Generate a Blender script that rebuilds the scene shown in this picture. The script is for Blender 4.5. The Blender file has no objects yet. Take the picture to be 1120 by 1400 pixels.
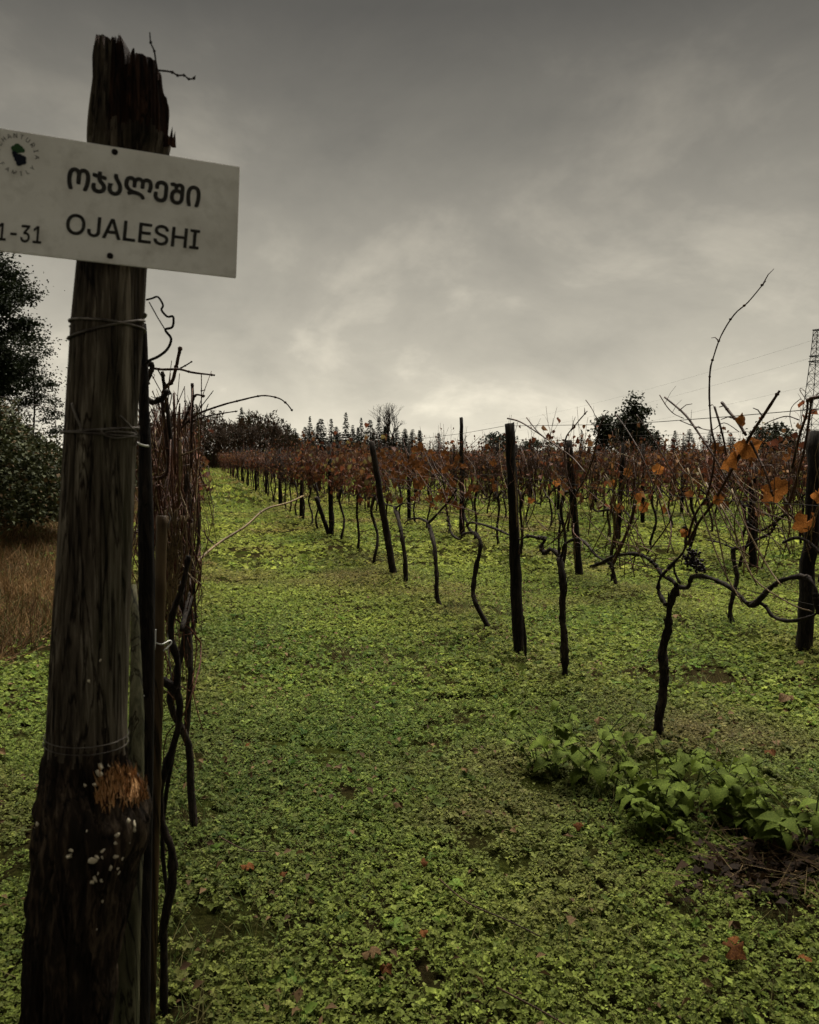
import bpy, math, random
import numpy as np
from mathutils import Vector, Matrix

# ------------------------------------------------------------------ camera
scene = bpy.context.scene
COL = scene.collection
FPX, CX, CY, HORIZON = 1120.0, 560.0, 700.0, 620.0
CAM = Vector((0.0, 0.0, 1.5))
YAW = math.atan((CX - 265.0) / FPX)           # the rows run along +Y
PITCH = math.atan((CY - HORIZON) / FPX)
cam_data = bpy.data.cameras.new('camera')
cam_data.sensor_fit = 'VERTICAL'
cam_data.sensor_height = 5.6
cam_data.lens = FPX / 1400.0 * 5.6
cam_data.clip_start = 0.05
cam_data.clip_end = 6000
cam_data.dof.use_dof = True
cam_data.dof.focus_distance = 6.0
cam_data.dof.aperture_fstop = 1.6
cam = bpy.data.objects.new('camera', cam_data)
COL.objects.link(cam)
cam.location = CAM
cam.rotation_euler = (math.pi / 2 - PITCH, 0, -YAW)
scene.camera = cam
_R = cam.rotation_euler.to_matrix()
def ray(px, py): return _R @ Vector(((px - CX) / FPX, (CY - py) / FPX, -1.0))
def at(px, py, d): return CAM + ray(px, py) * d
def gp(px, py, z=0.0):
    r = ray(px, py); return CAM + r * ((z - CAM.z) / r.z)
def rowp(px, py, X):
    r = ray(px, py); return CAM + r * (X / r.x)

# ------------------------------------------------------------------ light
SUN_EL, SUN_AZ = math.radians(66), math.radians(32)
world = bpy.data.worlds.new('World'); scene.world = world; world.use_nodes = True
wn, wl = world.node_tree.nodes, world.node_tree.links
wn.clear()
def N(t, **k):
    n = wn.new(t)
    for a, b in k.items(): setattr(n, a, b)
    return n
def wmath(op, a, b=None, clamp=False):
    n = N('ShaderNodeMath', operation=op, use_clamp=clamp)
    for i, s in enumerate((a, b)):
        if s is None: continue
        if isinstance(s, (int, float)): n.inputs[i].default_value = s
        else: wl.new(s, n.inputs[i])
    return n.outputs[0]
out = N('ShaderNodeOutputWorld')
sky = N('ShaderNodeTexSky', sky_type='NISHITA')
sky.sun_disc = False; sky.sun_elevation = SUN_EL; sky.sun_rotation = SUN_AZ
bg1 = N('ShaderNodeBackground'); bg1.inputs[1].default_value = 0.06
wl.new(sky.outputs[0], bg1.inputs[0])
tc = N('ShaderNodeTexCoord'); sp = N('ShaderNodeSeparateXYZ'); wl.new(tc.outputs['Generated'], sp.inputs[0])
zc = wmath('MAXIMUM', sp.outputs[2], 0.0)
den = wmath('ADD', zc, 0.45)
cb = N('ShaderNodeCombineXYZ')
wl.new(wmath('DIVIDE', sp.outputs[0], den), cb.inputs[0]); wl.new(wmath('DIVIDE', sp.outputs[1], den), cb.inputs[1])
n1 = N('ShaderNodeTexNoise'); n1.inputs['Scale'].default_value = 2.3; n1.inputs['Detail'].default_value = 6; n1.inputs['Roughness'].default_value = .58
n1.inputs['Distortion'].default_value = .3
mp = N('ShaderNodeMapping'); mp.inputs['Location'].default_value = (3.1, 1.7, 0.4)
wl.new(cb.outputs[0], mp.inputs[0]); wl.new(mp.outputs[0], n1.inputs[0])
rampz = N('ShaderNodeValToRGB'); wl.new(zc, rampz.inputs[0])
els = rampz.color_ramp.elements
def lv(v): return (v, v * .925, v * .755, 1)
SKY_STOPS = [(0.0, .118), (0.05, .094), (0.12, .068), (0.22, .050), (0.33, .031), (0.46, .0145), (0.62, .011), (1.0, .010)]
els[0].position, els[0].color = SKY_STOPS[0][0], lv(SKY_STOPS[0][1])
els[1].position, els[1].color = SKY_STOPS[-1][0], lv(SKY_STOPS[-1][1])
for p, v in SKY_STOPS[1:-1]:
    e = els.new(p); e.color = lv(v)
n2 = N('ShaderNodeTexNoise'); n2.inputs['Scale'].default_value = 5.5; n2.inputs['Detail'].default_value = 7; n2.inputs['Roughness'].default_value = .6; n2.inputs['Distortion'].default_value = .6
wl.new(mp.outputs[0], n2.inputs[0])
nsum = wmath('ADD', wmath('MULTIPLY', n1.outputs[0], .80), wmath('MULTIPLY', n2.outputs[0], .20))
rampn = N('ShaderNodeValToRGB'); wl.new(nsum, rampn.inputs[0])
r = rampn.color_ramp.elements
r[0].position, r[0].color = .36, (.80, .803, .805, 1)
r[1].position, r[1].color = .66, (1.32, 1.31, 1.29, 1)
q_ = rampn.color_ramp.elements.new(.53); q_.color = (.98, .98, .975, 1)
mx = N('ShaderNodeMix', data_type='RGBA', blend_type='MULTIPLY'); mx.inputs[0].default_value = 1
wl.new(rampz.outputs[0], mx.inputs[6]); wl.new(rampn.outputs[0], mx.inputs[7])
bg2 = N('ShaderNodeBackground'); wl.new(mx.outputs[2], bg2.inputs[0]); bg2.inputs[1].default_value = 1.0
ms = N('ShaderNodeMixShader'); ms.inputs[0].default_value = .992
wl.new(bg1.outputs[0], ms.inputs[1]); wl.new(bg2.outputs[0], ms.inputs[2]); wl.new(ms.outputs[0], out.inputs[0])

sd = bpy.data.lights.new('sun', 'SUN'); sd.energy = 1.5; sd.angle = math.radians(50); sd.color = (1.0, .95, .84)
sun = bpy.data.objects.new('sun', sd); COL.objects.link(sun)
sdir = Vector((math.sin(SUN_AZ) * math.cos(SUN_EL), math.cos(SUN_AZ) * math.cos(SUN_EL), math.sin(SUN_EL)))
sun.rotation_euler = sdir.to_track_quat('Z', 'Y').to_euler()
vs = scene.view_settings
vs.view_transform = 'Standard'; vs.look = 'None'; vs.gamma = 1.0; vs.use_curve_mapping = False
vs.exposure = 3.0
scene.cycles.max_bounces = 5; scene.cycles.transparent_max_bounces = 4
scene.cycles.diffuse_bounces = 3; scene.cycles.glossy_bounces = 2; scene.cycles.transmission_bounces = 3

# ------------------------------------------------------------------ helpers
RND = random.Random(7)
def vnoise(x, y, s=0):
    x = np.asarray(x, float); y = np.asarray(y, float)
    xi = np.floor(x).astype(np.int64); yi = np.floor(y).astype(np.int64)
    xf = x - xi; yf = y - yi
    def h(a, b):
        k = (a * 374761393 + b * 668265263 + s * 1442695041) & 0xffffffff
        k = ((k ^ (k >> 13)) * 1274126177) & 0xffffffff
        return ((k ^ (k >> 16)) & 0xffff) / 65535.0
    u = xf * xf * (3 - 2 * xf); v = yf * yf * (3 - 2 * yf)
    return (h(xi, yi) * (1 - u) + h(xi + 1, yi) * u) * (1 - v) + (h(xi, yi + 1) * (1 - u) + h(xi + 1, yi + 1) * u) * v
def fbm(x, y, s=0):
    return .55 * vnoise(x, y, s) + .3 * vnoise(x * 2.1 + 5, y * 2.1 + 3, s + 1) + .15 * vnoise(x * 4.3 + 1, y * 4.3 + 9, s + 2)
def sstep(a, b, x):
    t = np.clip((x - a) / (b - a), 0, 1); return t * t * (3 - 2 * t)
ROWX = [-0.08, 2.36, 4.60, 6.95, 9.30, 11.65, 14.0, 16.35, 18.7, 21.05, 23.4, 25.75, 28.1, 30.5, 33, 35.4]
def hgt(x, y):
    x = np.asarray(x, float); y = np.asarray(y, float)
    fade = 1 - sstep(60, 110, np.hypot(x, y))
    z = .05 * (fbm(x * .9, y * .9, 3) - .5) + .09 * (fbm(x * .22, y * .22, 5) - .5)
    for X in ROWX[:6]:
        z = z + .05 * np.exp(-((x - X - .15 * (fbm(y * .5, y * 0 + X, 9) - .5)) / .38) ** 2)
    z = z + .75 * sstep(-1.2, -5.5, x) * sstep(4.5, 9, y)
    return (z - .055) * fade
def H(x, y): return float(hgt(np.array([x]), np.array([y]))[0])

def cat(pts, sub=4, vals=None):
    pts = [Vector(p) for p in pts]; n = len(pts); o = []; ov = []
    for i in range(n - 1):
        p0 = pts[max(i - 1, 0)]; p1 = pts[i]; p2 = pts[i + 1]; p3 = pts[min(i + 2, n - 1)]
        for k in range(sub):
            t = k / sub
            o.append(.5 * ((2 * p1) + (p2 - p0) * t + (2 * p0 - 5 * p1 + 4 * p2 - p3) * t * t + (3 * p1 - p0 - 3 * p2 + p3) * t ** 3))
            if vals: ov.append(vals[i] * (1 - t) + vals[i + 1] * t)
    o.append(pts[-1])
    if vals: ov.append(vals[-1]); return o, ov
    return o

class MB:
    def __init__(s): s.v = []; s.f = []
    def tube(s, pts, rad, n=6, jit=0.0, rnd=RND, cap=True):
        pts = [Vector(p) for p in pts]; m = len(pts)
        if isinstance(rad, (int, float)): rad = [rad] * m
        elif len(rad) != m:
            a, b = rad[0], rad[-1]; rad = [a + (b - a) * i / (m - 1) for i in range(m)]
        T = (pts[1] - pts[0]).normalized()
        up = Vector((0, 0, 1)) if abs(T.z) < .9 else Vector((1, 0, 0))
        Nn = (up - T * up.dot(T)).normalized(); b0 = len(s.v)
        for i in range(m):
            if i: T = ((pts[min(i + 1, m - 1)] - pts[i - 1])).normalized() if (pts[min(i + 1, m - 1)] - pts[i - 1]).length > 1e-9 else T
            Nn = Nn - T * Nn.dot(T)
            Nn = Nn.normalized() if Nn.length > 1e-6 else T.orthogonal().normalized()
            B = T.cross(Nn)
            for k in range(n):
                a = 2 * math.pi * k / n
                q = rad[i] * (1 + (rnd.uniform(-jit, jit) if jit else 0))
                s.v.append(pts[i] + (Nn * math.cos(a) + B * math.sin(a)) * q)
        for i in range(m - 1):
            for k in range(n):
                a = b0 + i * n + k; b = b0 + i * n + (k + 1) % n
                s.f.append((a, b, b + n, a + n))
        if cap:
            s.f.append(tuple(b0 + k for k in range(n))[::-1]); s.f.append(tuple(b0 + (m - 1) * n + k for k in range(n)))
        return s
    def box(s, c, ax, ay, az):
        c = Vector(c); b = len(s.v)
        for i in (-1, 1):
            for j in (-1, 1):
                for k in (-1, 1): s.v.append(c + ax * i + ay * j + az * k)
        for f in ((0, 1, 3, 2), (4, 6, 7, 5), (0, 4, 5, 1), (2, 3, 7, 6), (0, 2, 6, 4), (1, 5, 7, 3)):
            s.f.append(tuple(b + i for i in f))
        return s
    def blob(s, c, rx, ry, rz, jit=.15, seg=6, rnd=RND):
        c = Vector(c); b = len(s.v); rings = max(3, seg // 2)
        s.v.append(c + Vector((0, 0, -rz)))
        for i in range(1, rings):
            ph = -math.pi / 2 + math.pi * i / rings
            for k in range(seg):
                a = 2 * math.pi * k / seg; q = 1 + rnd.uniform(-jit, jit)
                s.v.append(c + Vector((rx * math.cos(ph) * math.cos(a) * q, ry * math.cos(ph) * math.sin(a) * q, rz * math.sin(ph) * q)))
        s.v.append(c + Vector((0, 0, rz))); t = len(s.v) - 1
        for k in range(seg):
            k2 = (k + 1) % seg
            s.f.append((b, b + 1 + k2, b + 1 + k))
            s.f.append((t, t - seg + k, t - seg + k2))
            for i in range(rings - 2):
                a = b + 1 + i * seg
                s.f.append((a + k, a + k2, a + seg + k2, a + seg + k))
        return s
    def mesh(s, name, origin=None, smooth=True):
        me = bpy.data.meshes.new(name)
        v = s.v if origin is None else [p - Vector(origin) for p in s.v]
        me.from_pydata([tuple(p) for p in v], [], s.f)
        if smooth: me.polygons.foreach_set('use_smooth', [True] * len(me.polygons))
        me.update(); return me
    def build(s, name, mat, parent=None, origin=None, smooth=True):
        return link(name, s.mesh(name, origin, smooth), mat, parent)

def link(name, me, mat=None, parent=None):
    if mat is not None and not me.materials: me.materials.append(mat)
    o = bpy.data.objects.new(name, me); COL.objects.link(o)
    if parent is not None: o.parent = parent
    return o
def tag(o, label=None, cat_=None, group=None, kind=None):
    if label: o['label'] = label
    if cat_: o['category'] = cat_
    if group: o['group'] = group
    if kind: o['kind'] = kind
    return o
def thing(name, label, cat_, loc, group=None, rz=0):
    o = bpy.data.objects.new(name, None); o.empty_display_size = .1; COL.objects.link(o)
    o.location = loc; o.rotation_euler = (0, 0, rz)
    return tag(o, label, cat_, group)

def np_mesh(name, V, F, C=None, smooth=False):
    me = bpy.data.meshes.new(name)
    V = np.asarray(V, np.float32); F = np.asarray(F, np.int32)
    nf, k = F.shape
    me.vertices.add(len(V)); me.vertices.foreach_set('co', V.ravel())
    me.loops.add(nf * k); me.loops.foreach_set('vertex_index', F.ravel())
    me.polygons.add(nf); me.polygons.foreach_set('loop_start', np.arange(0, nf * k, k, dtype=np.int32))
    if smooth: me.polygons.foreach_set('use_smooth', np.ones(nf, bool))
    if C is not None:
        at_ = me.color_attributes.new('Col', 'FLOAT_COLOR', 'POINT')
        cc = np.ones((len(V), 4), np.float32); cc[:, :3] = C
        at_.data.foreach_set('color', cc.ravel())
    me.update(calc_edges=True); return me

def leaf_np(P, L, W, yaw, pit, roll, C, shape='quad', fold=.18, droop=.12):
    """many leaves in one array: quad = folded diamond, hex = broader leaf of two halves"""
    n = len(P)
    cy, sy, cp, sp_ = np.cos(yaw), np.sin(yaw), np.cos(pit), np.sin(pit)
    d = np.stack([cy * cp, sy * cp, sp_], 1)
    s0 = np.stack([-sy, cy, 0 * cy], 1)
    n0 = np.cross(d, s0)
    cr, sr = np.cos(roll)[:, None], np.sin(roll)[:, None]
    s = s0 * cr + n0 * sr; nn = n0 * cr - s0 * sr
    L = L[:, None]; W = W[:, None]
    if shape == 'quad':
        vs_ = [P, P + d * L * .5 + s * W * .5 + nn * L * fold, P + d * L - nn * L * droop, P + d * L * .5 - s * W * .5 + nn * L * fold]
        k = 4; fl = [(0, 1, 2), (0, 2, 3)]
    elif shape == 'tri':
        vs_ = [P - s * W * .5, P + s * W * .5, P + d * L]; k = 3; fl = [(0, 1, 2)]
    else:
        vs_ = [P, P + d * L * .28 + s * W * .46 + nn * L * fold, P + d * L * .72 + s * W * .42 + nn * L * fold * .7, P + d * L - nn * L * droop,
               P + d * L * .72 - s * W * .42 + nn * L * fold * .7, P + d * L * .28 - s * W * .46 + nn * L * fold]
        k = 6; fl = [(0, 1, 2, 3), (0, 3, 4, 5)]
    V = np.stack(vs_, 1).reshape(-1, 3)
    b = (np.arange(n) * k)[:, None]
    F = np.concatenate([b + np.array(f)[None, :] for f in fl], 0)
    return V, F, np.repeat(C, k, 0)

# ------------------------------------------------------------------ materials
def mat(name, build):
    m = bpy.data.materials.new(name); m.use_nodes = True
    nt = m.node_tree; nt.nodes.clear()
    o = nt.nodes.new('ShaderNodeOutputMaterial')
    sh = build(nt); nt.links.new(sh, o.inputs[0]); return m
def nd(nt, t, **k):
    n = nt.nodes.new(t)
    for a, b in k.items(): setattr(n, a, b)
    return n
def ramp(nt, src, stops):
    r = nd(nt, 'ShaderNodeValToRGB'); nt.links.new(src, r.inputs[0])
    e = r.color_ramp.elements
    e[0].position, e[0].color = stops[0][0], (*stops[0][1], 1)
    e[1].position, e[1].color = stops[-1][0], (*stops[-1][1], 1)
    for p, c in stops[1:-1]:
        q = e.new(p); q.color = (*c, 1)
    return r.outputs[0]
def noise_tex(nt, scale, detail=4, rough=.55, stretch=(1, 1, 1), coord='Object', dist=0):
    t = nd(nt, 'ShaderNodeTexCoord'); m = nd(nt, 'ShaderNodeMapping'); m.inputs['Scale'].default_value = stretch
    nt.links.new(t.outputs[coord], m.inputs[0])
    n = nd(nt, 'ShaderNodeTexNoise'); n.inputs['Scale'].default_value = scale; n.inputs['Detail'].default_value = detail
    n.inputs['Roughness'].default_value = rough; n.inputs['Distortion'].default_value = dist
    nt.links.new(m.outputs[0], n.inputs[0]); return n.outputs[0]
def mixc(nt, f, a, b, mode='MIX'):
    m = nd(nt, 'ShaderNodeMix', data_type='RGBA', blend_type=mode)
    for i, s in ((0, f), (6, a), (7, b)):
        if isinstance(s, (int, float)): m.inputs[i].default_value = s
        elif isinstance(s, tuple): m.inputs[i].default_value = (*s, 1)
        else: nt.links.new(s, m.inputs[i])
    return m.outputs[2]
def princ(nt, col, rough=.8, bump=None, bstr=.4, bdist=.01, spec=.12, metal=0):
    p = nd(nt, 'ShaderNodeBsdfPrincipled')
    if isinstance(col, tuple): p.inputs['Base Color'].default_value = (*col, 1)
    else: nt.links.new(col, p.inputs['Base Color'])
    p.inputs['Roughness'].default_value = rough; p.inputs['Specular IOR Level'].default_value = spec; p.inputs['Metallic'].default_value = metal
    if bump is not None:
        b = nd(nt, 'ShaderNodeBump'); b.inputs['Strength'].default_value = bstr; b.inputs['Distance'].default_value = bdist
        nt.links.new(bump, b.inputs['Height']); nt.links.new(b.outputs[0], p.inputs['Normal'])
    return p.outputs[0]
def wood(name, c0, c1, c2, scale=14, stretch=(1, 1, .12), extra=None, bdist=.01, rough=.85):
    def f(nt):
        g = noise_tex(nt, scale * 3.5, 6, .66, stretch, dist=.5); w = noise_tex(nt, scale * .9, 4, .6, stretch, dist=.8); big = noise_tex(nt, 5.0, 4, .6, (1, 1, .45))
        mixv = nd(nt, 'ShaderNodeMath', operation='ADD'); h1 = nd(nt, 'ShaderNodeMath', operation='MULTIPLY'); h1.inputs[1].default_value = .58
        h2 = nd(nt, 'ShaderNodeMath', operation='MULTIPLY'); h2.inputs[1].default_value = .42
        nt.links.new(g, h1.inputs[0]); nt.links.new(w, h2.inputs[0]); nt.links.new(h1.outputs[0], mixv.inputs[0]); nt.links.new(h2.outputs[0], mixv.inputs[1])
        q = mixv.outputs[0]
        c = ramp(nt, q, [(.36, c0), (.50, c1), (.63, c2)])
        c = mixc(nt, ramp(nt, big, [(.40, (0, 0, 0)), (.62, (1, 1, 1))]), mixc(nt, 1.0, c, (.45, .42, .40), 'MULTIPLY'), c)
        if extra: c = extra(nt, c)
        cr = noise_tex(nt, scale * 1.5, 5, .55, stretch, dist=.6)
        c = mixc(nt, 1.0, c, ramp(nt, cr, [(.465, (1, 1, 1)), (.494, (.16, .14, .13)), (.506, (.16, .14, .13)), (.535, (1, 1, 1))]), 'MULTIPLY')
        return princ(nt, c, rough, q, .9, bdist, spec=.12)
    return mat(name, f)
def leafmat(name, trans=.25, rough=.55, spec=.25, var=True):
    def f(nt):
        a = nd(nt, 'ShaderNodeAttribute', attribute_name='Col'); c = a.outputs[0]
        s = princ(nt, c, rough, None, spec=spec)
        t = nd(nt, 'ShaderNodeBsdfTranslucent'); nt.links.new(c, t.inputs[0])
        m = nd(nt, 'ShaderNodeMixShader'); m.inputs[0].default_value = trans
        nt.links.new(s, m.inputs[1]); nt.links.new(t.outputs[0], m.inputs[2]); return m.outputs[0]
    return mat(name, f)
def objleaf(name, stops, scale=9, trans=.25, rough=.55, rnd=True):
    def f(nt):
        n = noise_tex(nt, scale, 4)
        c = ramp(nt, n, stops)
        if rnd:
            oi = nd(nt, 'ShaderNodeObjectInfo')
            h = nd(nt, 'ShaderNodeHueSaturation'); nt.links.new(c, h.inputs['Color'])
            mr = nd(nt, 'ShaderNodeMapRange'); mr.inputs[3].default_value = .65; mr.inputs[4].default_value = 1.3
            nt.links.new(oi.outputs['Random'], mr.inputs[0]); nt.links.new(mr.outputs[0], h.inputs['Value']); c = h.outputs[0]
        s = princ(nt, c, rough, n, .3, .004, spec=.06)
        t = nd(nt, 'ShaderNodeBsdfTranslucent'); nt.links.new(c, t.inputs[0])
        m = nd(nt, 'ShaderNodeMixShader'); m.inputs[0].default_value = trans
        nt.links.new(s, m.inputs[1]); nt.links.new(t.outputs[0], m.inputs[2]); return m.outputs[0]
    return mat(name, f)

M = {}
def soil(nt):
    a = noise_tex(nt, 1.3, 6, .6); b = noise_tex(nt, 70, 6, .65); g = noise_tex(nt, .16, 4, .55)
    c1 = ramp(nt, b, [(.32, (.007, .0055, .003)), (.55, (.018, .014, .006)), (.75, (.040, .032, .012))])
    c2 = ramp(nt, b, [(.30, (.010, .014, .003)), (.6, (.026, .032, .006)), (.8, (.06, .068, .012))])
    c = mixc(nt, ramp(nt, a, [(.42, (0, 0, 0)), (.60, (1, 1, 1))]), c1, c2)
    return princ(nt, c, 1.0, b, .8, .03, spec=0)
M['soil'] = mat('soil_and_moss', soil)
M['cover'] = leafmat('ground_cover_leaf', .38, .7, .10)
M['straw'] = leafmat('dry_straw', .15, .8, .1)
M['hedge'] = leafmat('bramble_leaf', .12, .7, .08)
M['tree'] = leafmat('tree_leaf', .12, .7, .08)
M['vine_leaf'] = leafmat('withered_vine_leaf', .35, .7, .15)
M['bark'] = wood('vine_bark', (.010, .008, .006), (.026, .019, .014), (.06, .045, .033), 40, (1, 1, .25), bdist=.006)
M['cane'] = wood('vine_cane', (.030, .014, .009), (.062, .030, .018), (.11, .062, .035), 60, (1, 1, .3), bdist=.002, rough=.6)
M['redcane'] = wood('red_vine_cane', (.045, .018, .010), (.10, .038, .020), (.17, .085, .045), 50, (1, 1, .3), bdist=.002, rough=.6)
M['strawcane'] = wood('pale_vine_cane', (.09, .058, .026), (.17, .115, .052), (.26, .19, .095), 60, (1, 1, .3), bdist=.002, rough=.6)
M['post'] = wood('weathered_post', (.005, .004, .003), (.016, .012, .009), (.045, .035, .026), 22, (1, 1, .10), bdist=.012)
def moss(nt, c):
    g = noise_tex(nt, 5, 4, .6, (1, 1, .35))
    return mixc(nt, ramp(nt, g, [(.50, (0, 0, 0)), (.70, (.55, .55, .55))]), c, (.045, .052, .020))
M['bigpost'] = wood('old_timber', (.018, .014, .010), (.110, .090, .066), (.33, .29, .225), 26, (1, 1, .05), moss, .010)
M['plank'] = wood('algae_plank', (.045, .048, .024), (.115, .115, .062), (.21, .20, .12), 24, (1, 1, .06), moss, .006)
M['rot'] = wood('rotten_heartwood', (.006, .003, .002), (.040, .018, .010), (.12, .062, .034), 34, (1, 1, .10), None, .012)
M['torn'] = wood('torn_orange_wood', (.22, .095, .036), (.50, .26, .105), (.66, .44, .24), 70, (1, 1, .12), None, .006)
M['charred'] = wood('dark_wet_wood', (.006, .0045, .003), (.026, .018, .012), (.12, .086, .058), 24, (1, 1, .16), None, .012)
M['bamboo'] = wood('bamboo_skin', (.055, .038, .020), (.10, .066, .034), (.15, .10, .055), 10, (1, 1, .08), None, .002, .5)
M['fungus'] = mat('pale_fungus', lambda nt: princ(nt, ramp(nt, noise_tex(nt, 120, 3), [(.3, (.42, .35, .24)), (.7, (.74, .66, .50))]), .8))
M['wire'] = mat('rusty_wire', lambda nt: princ(nt, ramp(nt, noise_tex(nt, 60, 3), [(.35, (.05, .04, .035)), (.65, (.16, .14, .12))]), .5, metal=.6))
M['brightwire'] = mat('galvanised_wire', lambda nt: princ(nt, (.42, .41, .38), .45, metal=.7))
M['trelliswire'] = mat('trellis_wire', lambda nt: princ(nt, (.022, .019, .016), .9, spec=.05))
M['steel'] = mat('tower_steel', lambda nt: princ(nt, (.06, .06, .058), .7))
def signm(nt):
    a = noise_tex(nt, 9, 5, .6); s = noise_tex(nt, 30, 4, .6, (1, .12, 1)); f = noise_tex(nt, 300, 2)
    c = mixc(nt, ramp(nt, a, [(.38, (0, 0, 0)), (.75, (.6, .6, .6))]), (.80, .775, .74), (.48, .445, .40))
    c = mixc(nt, ramp(nt, s, [(.50, (0, 0, 0)), (.75, (.45, .45, .45))]), c, (.36, .33, .28))
    return princ(nt, c, .42, f, .05, .001, spec=.4)
M['sign'] = mat('white_plastic_panel', signm)
M['ink'] = mat('faded_black_print', lambda nt: princ(nt, ramp(nt, noise_tex(nt, 60, 3), [(.3, (.020, .018, .017)), (.7, (.045, .042, .038))]), .6))
M['inkgreen'] = mat('green_print', lambda nt: princ(nt, (.035, .085, .035), .6))
M['inkblue'] = mat('dark_grape_print', lambda nt: princ(nt, (.010, .012, .022), .6))
M['screw'] = mat('dark_screw', lambda nt: princ(nt, (.015, .012, .011), .5, metal=.6))
M['twig'] = wood('bare_twig', (.028, .022, .018), (.05, .04, .032), (.08, .064, .05), 8, (1, 1, .3))
M['browntwig'] = wood('brown_brush', (.035, .022, .014), (.06, .038, .024), (.09, .06, .038), 3, (1, 1, .5))
M['orangeleaf'] = objleaf('orange_vine_leaf', [(.3, (.045, .016, .009)), (.52, (.105, .040, .012)), (.75, (.20, .090, .024))], 14, .3, .8)
M['brightleaf'] = objleaf('bright_orange_leaf', [(.3, (.12, .042, .012)), (.52, (.26, .095, .022)), (.75, (.36, .16, .045))], 16, .35, .8)
M['deadleaf'] = objleaf('dead_leaf', [(.3, (.045, .026, .012)), (.55, (.10, .060, .026)), (.75, (.17, .115, .055))], 16, .15, .75)
M['nettle'] = objleaf('broad_weed_leaf', [(.3, (.045, .070, .010)), (.55, (.090, .122, .018)), (.78, (.165, .19, .038))], 18, .25, .75)
M['weedstem'] = mat('weed_stem', lambda nt: princ(nt, (.06, .08, .025), .6))
M['grape'] = mat('dried_grape', lambda nt: princ(nt, (.014, .008, .012), .5))

# ------------------------------------------------------------------ the ground
def axis(segs):
    o = [segs[0][0]]
    for a, b, st in segs:
        n = max(1, int(round((b - a) / st))); o += list(np.linspace(a, b, n + 1)[1:])
    return np.array(o)
xs = axis([(-1500, -60, 240), (-60, -8, 4), (-8, 13, .22), (13, 60, 2.5), (60, 1500, 240)])
ys = axis([(-300, -6, 49), (-6, 1, .5), (1, 16, .22), (16, 100, 1.5), (100, 2500, 200)])
gx, gy = np.meshgrid(xs, ys); gz = hgt(gx, gy)
V = np.stack([gx.ravel(), gy.ravel(), gz.ravel()], 1); nx = len(xs)
i, j = np.meshgrid(np.arange(nx - 1), np.arange(len(ys) - 1)); a = (j * nx + i).ravel()
ground = link('ground', np_mesh('ground', V, np.stack([a, a + 1, a + 1 + nx, a + nx], 1), None, True), M['soil'])
tag(ground, kind='structure')

rng = np.random.default_rng(11)
def lerp(a, b, t): return np.asarray(a)[None, :] * (1 - t[:, None]) + np.asarray(b)[None, :] * t[:, None]
def polar_pts(n, r0, r1, half):
    r = np.sqrt(rng.uniform(r0 * r0, r1 * r1, n)); a = rng.uniform(-half, half, n) + YAW
    return r * np.sin(a), r * np.cos(a)
def cover_colors(x, y, n):
    t = np.clip(1.5 * (fbm(x * .55, y * .55, 21) - .5) + .55 + rng.normal(0, .22, n), 0, 1)
    c = lerp((.050, .086, .015), (.168, .202, .038), t)
    o = np.clip(2.6 * (fbm(x * .8, y * .8, 33) - .55), 0, .7) + .22 * (rng.random(n) < .2)
    rowd = np.min(np.abs(x[:, None] - np.array(ROWX)[None, :]), 1)
    o = np.clip(o + .35 * np.exp(-(rowd / .45) ** 2) * vnoise(x * 2, y * 2, 40), 0, .85)
    c = c * (1 - o[:, None]) + np.array((.120, .092, .038))[None, :] * o[:, None]
    return c * np.clip(rng.lognormal(-.03, .27, n), .35, 1.8)[:, None]
def cover(name, n_nodes, k, r0, r1, half, L, shape, hmax, hole, label, tint=(1, 1, 1), up=.22):
    x, y = polar_pts(n_nodes, r0, r1, half)
    keep = ((fbm(x * 3.2, y * 3.2, 51) > hole + .10 * (vnoise(x * .7, y * .7, 55) - .4)) & (vnoise(x * 11, y * 11, 57) > .16)) | (rng.random(n_nodes) < .10)
    bank = (x < -1.15 + .35 * np.sin(y)) & (y > 6.4)
    keep &= ~bank | (rng.random(n_nodes) < .35 * np.exp(-(-1.15 - x).clip(0) * 2.2))
    x, y = x[keep], y[keep]; n = len(x)
    lump = .6 * fbm(x * 5, y * 5, 61) + .9 * np.clip(fbm(x * 1.7, y * 1.7, 62) - .35, 0, 1)
    z = hgt(x, y) + hmax * (lump * .75 + .25 * rng.random(n)) * rng.uniform(.35, 1, n)
    col = cover_colors(x, y, n) * np.array(tint)[None, :]
    x = np.repeat(x, k); y = np.repeat(y, k); z = np.repeat(z, k); col = np.repeat(col, k, 0); m = n * k
    yaw = np.repeat(rng.uniform(0, 6.283, n), k) + np.tile(np.arange(k) * 6.283 / k, n) + rng.normal(0, .3, m)
    l = L * np.repeat(np.clip(rng.lognormal(-.05, .38, n), .4, 2.4), k) * rng.uniform(.75, 1.25, m)
    P = np.stack([x, y, z + rng.uniform(-.006, .006, m)], 1)
    Vv, F, C = leaf_np(P, l, l * rng.uniform(.6, .95, m), yaw, rng.normal(up, .35, m), rng.normal(0, .35, m), col * rng.uniform(.85, 1.15, m)[:, None], shape)
    o = link(name, np_mesh(name, Vv, F, C), M['cover']); tag(o, label, 'ground cover', kind='stuff'); return o
cover('ground_cover', 100000, 4, 1.6, 5.2, .60, .0104, 'quad', .065, .27, 'low green chickweed carpet in the foreground of the grass path', (1.0, 1.0, 1.0))
cover('ground_cover', 82000, 4, 5.0, 11, .60, .0175, 'quad', .080, .27, 'green weed carpet between the first vine rows in the middle distance', (1.1, 1.08, 1.0), .35)  # from here outward the tint lifts leaf colour where the lighting falls short
cover('ground_cover', 66000, 4, 10.7, 25, .60, .034, 'quad', .10, .28, 'yellowish green weed carpet further down the vine rows', (1.3, 1.22, 1.15), .5)
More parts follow.
